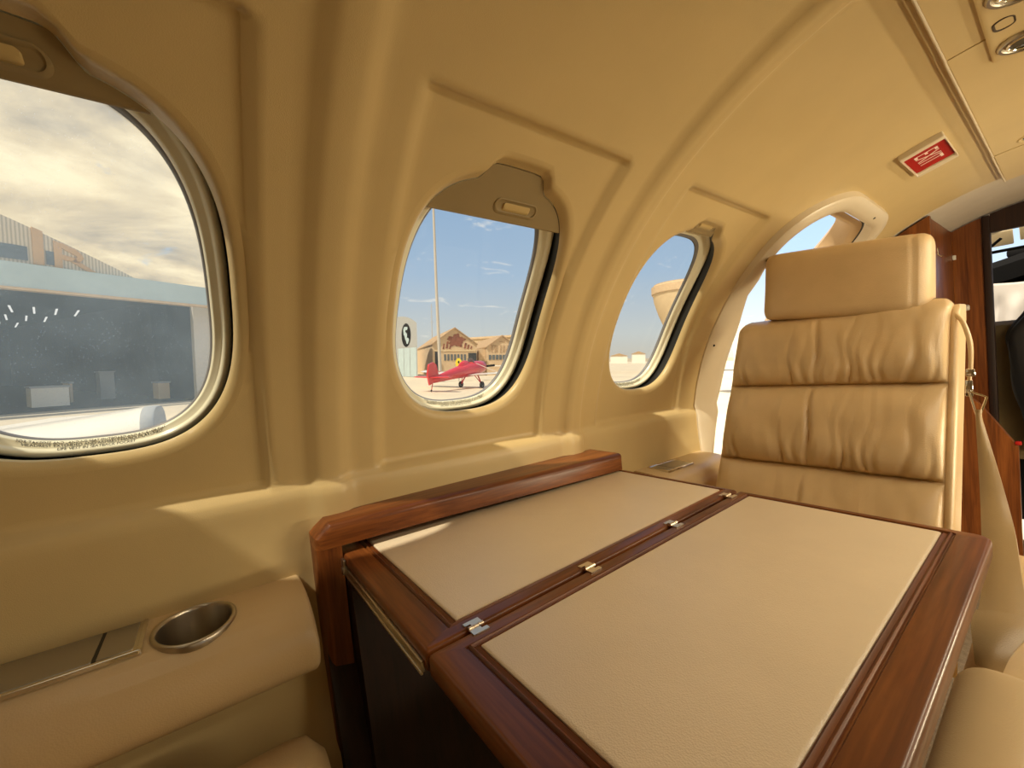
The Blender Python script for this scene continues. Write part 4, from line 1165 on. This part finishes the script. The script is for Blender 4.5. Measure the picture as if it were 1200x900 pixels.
# cream hangar behind
A4 = Vector((-77.6, 45.6, 0)); t4 = (Vector((-56.0, 51.6, 0)) - A4); L4 = t4.length; t4.normalize(); n4 = Vector((-t4.y, t4.x, 0))
f = lambda u, h, w: A4 + t4 * u + n4 * w + Vector((0, 0, H(h)))
rc = othing('hangar', (-77.6, 45.6), 'long cream hangar rising behind the smaller gabled hangar', 'hangar')
rect(f, 0, L4, 0, 6.6, 0, 12).build('wall', M['o_cream'], rc, smooth=False)
rect(f, -0.3, L4 + .3, 6.6, 7.0, -0.3, 12.3).build('roof', M['o_tan'], rc, smooth=False)

# --- mast, antenna
mp_ = othing('light_mast', (-35.73, 17.98), 'tall slim steel mast behind the red airplane', 'mast')
b = Vector((-35.73, 17.98, H(0)))
MB().tube([b, b + Vector((-0.2, -0.15, 9)), b + Vector((-0.35, -0.25, 19))], [0.16, 0.13, 0.09], 14).build('pole', M['o_steel'], mp_)
MB().lathe([(0.42, 0.0), (0.42, 0.25), (0.26, 0.35), (0.22, 0.6)], b, (0, 0, 1), 16, True, False).build('base', M['o_steel'], mp_)
am = othing('antenna_mast', (-72.1, 34.7), 'thin antenna mast standing behind the mural hangar', 'antenna')
b = Vector((-72.1, 34.7, H(0)))
mb = MB(); mb.tube([b, b + Vector((0, 0, 12.8))], [0.10, 0.05], 8); mb.build('pole', M['o_steel'], am)
for h in (9.4, 10.4, 11.4, 12.2):
    mb = MB(); mb.tube([b + Vector((-0.25, -0.3, h)), b + Vector((0.25, 0.3, h))], 0.03, 6)
    mb.build('crossbar', M['o_steel'], am)

# --- red taildragger
pf = Vector((-0.443, 0.896, 0)); prr = Vector((0.896, 0.443, 0)); po = Vector((-25.77, 15.35, H(0)))
def pp(f_, r_, h_): return po + pf * f_ + prr * r_ + Vector((0, 0, h_))
ra = othing('airplane', (po.x, po.y), 'red low wing taildragger airplane parked on the apron in the middle window', 'airplane')
mb = MB(); R = []
for fx, hc, rw_, rh_ in ((-4.55, 0.72, 0.04, 0.14), (-4.2, 0.76, 0.10, 0.20), (-3.0, 0.95, 0.24, 0.30), (-1.8, 1.13, 0.36, 0.40), (-0.6, 1.28, 0.45, 0.50), (0.4, 1.38, 0.48, 0.54), (1.1, 1.45, 0.47, 0.50), (1.6, 1.50, 0.42, 0.43), (1.78, 1.52, 0.22, 0.22)):
    R.append([pp(fx, rw_ * cos(2 * pi * q / 20), hc + rh_ * sin(2 * pi * q / 20)) for q in range(20)])
mb.rings(R, True, True, True); mb.build('fuselage', M['o_red'], ra, angle=60)
def slab(P, thick, ax):
    mb = MB(); a = Vector(ax) * thick
    mb.rings([[p - a for p in P], [p + a for p in P]], True, True, True); return mb
slab([pp(-3.75, 0, 0.95), pp(-4.0, 0, 1.72), pp(-4.3, 0, 1.88), pp(-4.75, 0, 1.75), pp(-4.9, 0, 1.1), pp(-4.7, 0, 0.45), pp(-4.4, 0, 0.55)], 0.05, prr).build('tail_fin', M['o_red'], ra)
slab([pp(-3.8, 0, 0.95), pp(-4.0, 1.3, 0.97), pp(-4.5, 1.35, 0.95), pp(-4.75, 0, 0.93), pp(-4.5, -1.35, 0.95), pp(-4.0, -1.3, 0.97)], 0.03, (0, 0, 1)).build('stabilizer', M['o_red'], ra)
for s_ in (1, -1):
    mb = MB(); R = []
    for rr_, ch, hz in ((0.35, 1.5, 0.95), (2.2, 1.45, 1.05), (3.8, 1.25, 1.14), (4.3, 0.9, 1.17), (4.42, 0.4, 1.18)):
        R.append([pp(0.55 - ch * c, s_ * rr_, hz + 0.9 * tt) for c, tt in ((0, 0), (0.06, 0.06), (0.3, 0.10), (0.7, 0.05), (1.0, 0.0), (0.7, -0.03), (0.3, -0.05), (0.06, -0.04))])
    mb.rings(R, True, True, True); w_ = mb.build('wing', M['o_white'], ra, angle=60)
    mb = MB()
    for a, b_ in ((2.6, 2.95), (3.3, 3.6)):
        mb.rings([[pp(0.1, s_ * a, 1.18 + (a - 2.6) * .02), pp(-0.5, s_ * a, 1.165 + (a - 2.6) * .02), pp(-0.5, s_ * b_, 1.18 + (b_ - 2.6) * .02), pp(0.1, s_ * b_, 1.195 + (b_ - 2.6) * .02)], [pp(0.1, s_ * a, 1.19 + (a - 2.6) * .02), pp(-0.5, s_ * a, 1.175 + (a - 2.6) * .02), pp(-0.5, s_ * b_, 1.19 + (b_ - 2.6) * .02), pp(0.1, s_ * b_, 1.205 + (b_ - 2.6) * .02)]], True, True, True)
    mb.build('stripe', M['o_red'], ra, w_)
    mb = MB(); mb.lathe([(0.05, -0.06), (0.22, -0.07), (0.24, 0), (0.22, 0.07), (0.05, 0.06)], pp(0.1, s_ * 0.9, 0.24), prr, 20, True, True); wh = mb.build('wheel', M['rubber'], ra)
    mb = MB(); mb.tube([pp(0.1, s_ * 0.86, 0.28), pp(0.2, s_ * 0.45, 1.0)], 0.05, 8); mb.tube([pp(-0.3, s_ * 0.45, 1.0), pp(0.1, s_ * 0.86, 0.30)], 0.03, 8); mb.build('gear_leg', M['o_red'], ra)
    mb = MB(); mb.tube([pp(0.2, s_ * 0.40, 1.75), pp(0.1, s_ * 2.2, 1.12)], 0.022, 6); mb.build('brace', M['o_steel'], ra)
mb = MB(); mb.lathe([(0.03, -0.03), (0.09, 0), (0.03, 0.03)], pp(-4.5, 0, 0.10), prr, 12, True, True); mb.build('tail_wheel', M['rubber'], ra)
mb = MB(); mb.tube([pp(-4.5, 0, 0.1), pp(-4.35, 0, 0.6)], 0.03, 6); mb.build('tail_strut', M['o_red'], ra)
mb = MB(); R = []
for fx, hh, w_ in ((-1.55, 1.62, 0.05), (-1.2, 1.86, 0.20), (-0.8, 1.98, 0.24), (-0.4, 1.95, 0.24), (-0.1, 1.80, 0.2)):
    R.append([pp(fx, w_ * cos(pi * q / 10), 1.45 + (hh - 1.45) * sin(pi * q / 10)) for q in range(11)])
mb.rings(R, False); mb.build('headrest_fairing', M['o_red'], ra)
slab([pp(0.12, -0.28, 1.80), pp(0.12, 0.28, 1.80), pp(-0.02, 0.22, 2.12), pp(-0.02, -0.22, 2.12)], 0.012, pf).build('windshield', M['o_glass'], ra)
mb = MB(); mb.lathe([(0.16, 0.0), (0.12, 0.12), (0.02, 0.22)], pp(1.78, 0, 1.52), pf, 16, False, True); mb.build('spinner', M['o_steel'], ra)
slab([pp(1.88, -0.95, 1.36), pp(1.88, 0.95, 1.52), pp(1.88, 0.95, 1.68), pp(1.88, -0.95, 1.52)], 0.02, pf).build('propeller', M['black'], ra)

# --- second parked airplane, nose on, at the window's edge
p2 = Vector((-32.2, 23.7, H(0))); d2 = Vector((0.806, -0.59, 0)); rr2 = Vector((0.59, 0.806, 0))
def q2(a, b, h): return p2 + d2 * a + rr2 * b + Vector((0, 0, h))
la = othing('airplane', (p2.x, p2.y), 'small white airplane parked nose on beyond the red airplane', 'airplane')
mb = MB(); R = []
for fx, rr_, hc in ((-4.5, 0.08, 1.3), (-3, 0.25, 1.25), (-1.5, 0.42, 1.25), (0, 0.45, 1.25), (0.7, 0.36, 1.25), (0.9, 0.2, 1.25)):
    R.append([q2(fx, rr_ * cos(2 * pi * k / 18), hc + rr_ * sin(2 * pi * k / 18)) for k in range(18)])
mb.rings(R, True, True, True); mb.build('fuselage', M['o_white'], la, angle=60)
mb = MB(); mb.lathe([(0.36, -0.02), (0.36, 0.03), (0.24, 0.05), (0.22, -0.02)], q2(0.80, 0, 1.25), d2, 24); mb.build('cowl_ring', M['black'], la)
slab([q2(0.0, -3.6, 1.45), q2(0.0, 3.6, 1.45), q2(-1.2, 3.4, 1.43), q2(-1.2, -3.4, 1.43)], 0.05, (0, 0, 1)).build('wing', M['o_white'], la)
slab([q2(-3.8, 0, 1.3), q2(-4.2, 0, 2.3), q2(-4.7, 0, 2.3), q2(-4.6, 0, 1.3)], 0.04, rr2).build('tail_fin', M['o_white'], la)
for s_ in (1, -1):
    mb = MB(); mb.tube([q2(-0.3, s_ * 0.3, 0.95), q2(-0.3, s_ * 0.8, 0.25)], 0.04, 8); mb.build('gear_leg', M['o_steel'], la)
    mb = MB(); mb.lathe([(0.05, -0.06), (0.2, -0.06), (0.22, 0), (0.2, 0.06), (0.05, 0.06)], q2(-0.3, s_ * 0.82, 0.22), rr2, 16, True, True); mb.build('wheel', M['rubber'], la)
mb = MB(); mb.lathe([(0.05, -0.05), (0.15, -0.05), (0.16, 0), (0.15, 0.05), (0.05, 0.05)], q2(0.7, 0, 0.16), rr2, 16, True, True); mb.build('wheel', M['rubber'], la)
mb = MB(); mb.tube([q2(0.7, 0, 0.2), q2(0.5, 0, 0.95)], 0.03, 6); mb.build('gear_leg', M['o_steel'], la)

# --- yellow board
yb = othing('board', (-34.9, 19.5), 'upright yellow oval board behind the red airplane', 'board')
c = Vector((-34.9, 19.5, 0)); v1 = Vector((0.49, 0.87, 0))
mb = MB(); mb.prism([(0.30 * cos(2 * pi * k / 24), 1.75 + 0.48 * sin(2 * pi * k / 24)) for k in range(24)], lambda u, v, d: c + v1 * u + Vector((0.87, -0.49, 0)) * d + Vector((0, 0, H(v))), -0.04, 0.04); pn = mb.build('panel', M['o_yellow'], yb, smooth=False)
mb = MB(); mb.prism([(0.08 * cos(2 * pi * k / 16), 1.85 + 0.13 * sin(2 * pi * k / 16)) for k in range(16)], lambda u, v, d: c + v1 * u + Vector((0.87, -0.49, 0)) * d + Vector((0, 0, H(v))), 0.041, 0.06); mb.build('mark', M['black'], yb, pn, smooth=False)
mb = MB(); mb.tube([c + Vector((0, 0, H(0))), c + Vector((0, 0, H(1.4)))], 0.05, 8); mb.build('post', M['o_steel'], yb)

# --- control tower
ct = othing('control_tower', (-35.3, 60.4), 'flared beige control tower head on a round stem in the smallest window', 'tower')
tc_ = Vector((-35.3, 60.4, 0))
mb = MB(); mb.lathe([(2.4, -1.9), (2.5, 0), (2.9, 2.5), (3.6, 4.6), (4.6, 6.8), (5.3, 8.8), (5.5, 10.0)], tc_, (0, 0, 1), 56, True, False); mb.build('stem', M['o_cream'], ct)
mb = MB(); mb.lathe([(5.5, 10.0), (5.7, 10.05), (5.75, 11.1), (5.4, 11.3), (5.4, 11.45), (4.6, 11.6), (0.2, 12.0)], tc_, (0, 0, 1), 56, False, True); mb.build('rim', M['o_tan'], ct, angle=25)
mb = MB()
pc = tc_ + Vector((1.3, -3.7, 5.6))
mb.lathe([(0.5, -0.1), (0.5, 0.15), (0.3, 0.2)], pc, (0.35, -0.85, -0.4), 20, True, True); mb.build('porthole', M['o_glass'], ct)

# --- distant ridge and buildings
mb = MB(); R = []
for k in range(81):
    az = radians(90 + 95 * k / 80); d = 420
    h = 2.2 + 2.4 * abs(noise.noise(Vector((k * 0.23, 0.3, 0)))) + 1.6 * abs(noise.noise(Vector((k * 0.7, 1.3, 0))))
    R.append([(d * cos(az), d * sin(az), H(0)), (d * cos(az) * 1.02, d * sin(az) * 1.02, H(h)), (d * cos(az) * 1.15, d * sin(az) * 1.15, H(0))])
mb.rings(R, True, True, True)
o = mb.build('hill', M['o_hill'], smooth=True); o.rotation_mode = 'QUATERNION'; o.rotation_quaternion = QO; struct(o, 'low dry ridge on the skyline')
for k, (x, y, w_, hh, lab) in enumerate(((-150, 178, 9, 4, 'low white shed on the skyline, first from the window post'), (-142, 186, 7, 5, 'taller white shed on the skyline'), (-128, 192, 10, 3.6, 'long white shed on the skyline beneath the control tower'))):
    r = othing('shed', (x, y), lab, 'shed', 'distant white sheds')
    ff = lambda u, v, d: Vector((x + u * 0.75, y + u * 0.65 , H(v))) + Vector((-0.65, 0.75, 0)) * d
    mb = MB(); mb.prism([(0, 0), (w_, 0), (w_, hh), (0, hh)], ff, 0, 5); mb.build('wall', M['o_white'], r, smooth=False)
    mb = MB(); mb.prism([(-.3, hh), (w_ + .3, hh), (w_ / 2, hh + 1.4)], ff, -0.3, 5.3); mb.build('roof', M['o_roof'], r, smooth=False)
# white airplane outside the doorway
p3 = Vector((-7.3, 22.5, H(0)))
wa = othing('airplane', (p3.x, p3.y), 'white airplane seen through the open doorway beside the seat', 'airplane')
d3 = Vector((0.3, 0.95, 0)); r3_ = Vector((0.95, -0.3, 0))
def q3(a, b, h): return p3 + d3 * a + r3_ * b + Vector((0, 0, h))
mb = MB(); R = []
for fx, rr_, hc in ((-4.2, 0.1, 1.6), (-2.5, 0.5, 1.5), (0, 0.75, 1.5), (2.5, 0.7, 1.5), (4.0, 0.45, 1.4), (4.6, 0.1, 1.35)):
    R.append([q3(fx, rr_ * cos(2 * pi * k / 20), hc + rr_ * sin(2 * pi * k / 20)) for k in range(20)])
mb.rings(R, True, True, True); mb.build('fuselage', M['o_white'], wa, angle=60)
slab([q3(0.9, -5.5, 1.1), q3(0.9, 5.5, 1.1), q3(-0.9, 5.3, 1.1), q3(-0.9, -5.3, 1.1)], 0.07, (0, 0, 1)).build('wing', M['o_white'], wa)
slab([q3(-3.0, 0, 1.9), q3(-4.0, 0, 3.4), q3(-4.7, 0, 3.4), q3(-4.4, 0, 1.7)], 0.05, r3_).build('tail_fin', M['o_white'], wa)
for a, b_ in ((0, 1.4), (0, -1.4), (3.4, 0)):
    mb = MB(); mb.tube([q3(a, b_, 0.25), q3(a, b_, 1.05)], 0.05, 8); mb.build('gear_leg', M['o_steel'], wa)
    mb = MB(); mb.lathe([(0.05, -0.08), (0.22, -0.08), (0.25, 0), (0.22, 0.08), (0.05, 0.08)], q3(a, b_, 0.25), r3_, 16, True, True); mb.build('wheel', M['rubber'], wa)

# ------------------------------------------------------------------ added unseen fill lights: warm strips by the far windows, a round one aft
def fill_mat(name, col, st):
    m, nt, out = new_mat(name); e = nt.nodes.new('ShaderNodeEmission'); e.inputs['Color'].default_value = (*col, 1); e.inputs['Strength'].default_value = st
    nt.links.new(e.outputs[0], out.inputs['Surface']); return m
FILL_HIGH = 20.0
FILL_LOW = 62.0
FILL_AFT = 4.0
M['fill_strip'] = fill_mat('fill_strip_lens', (1.0, 0.86, 0.62), FILL_HIGH)
M['fill_strip_low'] = fill_mat('low_fill_lens', (1.0, 0.84, 0.56), FILL_LOW)
def fill_strip(y0, y1, s0, s1, lens, label, grp):  # added strip with a glowing lens, there only to brighten the cabin
    side = 1
    root = thing('fill_light', Wp((y0 + y1) / 2, (s0 + s1) / 2, 0.02, side), label, 'lamp', grp)
    def sect(y, L): return [W(y, s0 + (s1 - s0) * f, d, side) for f, d in L]
    mb = MB(); mb.rings([sect(y, [(0, 0.016), (0.05, 0.040), (0.15, 0.046), (0.85, 0.046), (0.95, 0.040), (1.0, 0.016)]) for y in (y0, y1)], True, True, True); mb.build('housing', M['trim'], root)
    mb = MB(); mb.rings([sect(y, [(0.17, 0.047), (0.5, 0.053), (0.83, 0.047)]) for y in (y0 + .02, y1 - .02)], False); mb.build('lens', M[lens], root)
fill_strip(0.45, 1.95, 0.76, 0.89, 'fill_strip', 'added warm fill light above the windows across the aisle', None)
fill_strip(1.15, 1.98, 0.02, 0.15, 'fill_strip_low', 'added warm fill light below the windows across the aisle', None)

M['fill_dome'] = fill_mat('aft_fill_lens', (1.0, 0.87, 0.64), FILL_AFT)  # added unseen fill from the ceiling aft
dl = thing('aft_fill_light', cp(0.018, -0.55), 'added round warm fill light on the ceiling behind the camera', 'lamp')
mb = MB(); mb.lathe([(0.105, -0.002), (0.105, 0.006), (0.098, 0.012), (0.088, 0.012), (0.085, 0.006)], cp(0.018, -0.55), (0, 0, -1), 40); mb.build('rim', M['trim'], dl)
mb = MB(); mb.lathe([(0.085, 0.008), (0.06, 0.014), (0.03, 0.017), (0.001, 0.018)], cp(0.018, -0.55), (0, 0, -1), 40, False, True); mb.build('lens', M['fill_dome'], dl)

# ------------------------------------------------------------------ sun and sky
sd = Vector((-0.165, 0.64, -1.0)).normalized()
sun = bpy.data.lights.new('sun', 'SUN'); sun.energy = 7.5; sun.angle = radians(1.6); sun.color = (1.0, 0.90, 0.72)
so = bpy.data.objects.new('sun', sun); COL.objects.link(so); so.rotation_mode = 'QUATERNION'; so.rotation_quaternion = sd.to_track_quat('-Z', 'Y')

wd_ = bpy.data.worlds.new('sky'); SC.world = wd_; wd_.use_nodes = True; nt = wd_.node_tree; nt.nodes.clear()
out = nt.nodes.new('ShaderNodeOutputWorld'); bg = nt.nodes.new('ShaderNodeBackground'); nt.links.new(bg.outputs[0], out.inputs['Surface'])
tc = nt.nodes.new('ShaderNodeTexCoord'); sep = nt.nodes.new('ShaderNodeSeparateXYZ'); nt.links.new(tc.outputs['Generated'], sep.inputs[0])
def mth(op, a, b=None, c=None):
    n = nt.nodes.new('ShaderNodeMath'); n.operation = op
    for i, v in enumerate((a, b, c)):
        if v is None: continue
        if isinstance(v, (int, float)): n.inputs[i].default_value = v
        else: nt.links.new(v, n.inputs[i])
    return n.outputs[0]
# height above the tilted horizon
hgt = mth('ADD', mth('ADD', mth('MULTIPLY', sep.outputs['X'], NUP.x), mth('MULTIPLY', sep.outputs['Y'], NUP.y)), mth('MULTIPLY', sep.outputs['Z'], NUP.z))
clear = ramp(nt, hgt, [(0.0, (1.05, 0.98, 0.82)), (0.06, (1.02, 1.08, 1.05)), (0.20, (0.66, 0.90, 1.18)), (0.45, (0.40, 0.68, 1.08)), (1.0, (0.30, 0.52, 0.9))])
# cloud sheet, sampled on a flat layer
zc = mth('MAXIMUM', hgt, 0.05); zc = mth('ADD', zc, 0.12)
cmb = nt.nodes.new('ShaderNodeCombineXYZ'); nt.links.new(mth('DIVIDE', sep.outputs['X'], zc), cmb.inputs[0]); nt.links.new(mth('DIVIDE', sep.outputs['Y'], zc), cmb.inputs[1])
n1 = noise_tex(nt, cmb.outputs[0], 1.1, 8, 0.60, 0.5)
n2 = noise_tex(nt, cmb.outputs[0], 2.6, 8, 0.62, 0.8)
aft = nt.nodes.new('ShaderNodeMapRange'); nt.links.new(sep.outputs['Y'], aft.inputs['Value']); aft.inputs['From Min'].default_value = 0.28; aft.inputs['From Max'].default_value = 0.0; aft.inputs['To Min'].default_value = 0.0; aft.inputs['To Max'].default_value = 1.0
dens = mth('ADD', mth('MULTIPLY', aft.outputs[0], 0.42), n2)
cov = ramp(nt, dens, [(0.60, (0, 0, 0)), (0.80, (1, 1, 1))])
ccol = ramp(nt, n1, [(0.36, (0.70, 0.58, 0.43)), (0.50, (1.42, 1.13, 0.70)), (0.62, (1.95, 1.62, 1.02))])
wm = nt.nodes.new('ShaderNodeMix'); wm.data_type = 'RGBA'; nt.links.new(aft.outputs[0], wm.inputs['Factor']); wm.inputs['A'].default_value = (1.7, 1.6, 1.42, 1); nt.links.new(ccol, wm.inputs['B']); ccol = wm.outputs['Result']
mx = nt.nodes.new('ShaderNodeMix'); mx.data_type = 'RGBA'; nt.links.new(cov, mx.inputs['Factor']); nt.links.new(clear, mx.inputs['A']); nt.links.new(ccol, mx.inputs['B'])
nt.links.new(mx.outputs['Result'], bg.inputs['Color']); bg.inputs['Strength'].default_value = 1.0

# ------------------------------------------------------------------ lift everything so that the cabin floor is the zero level
for o in bpy.data.objects:
    if o.parent is None: o.location.z += ZUP
camo.location.z = ZUP
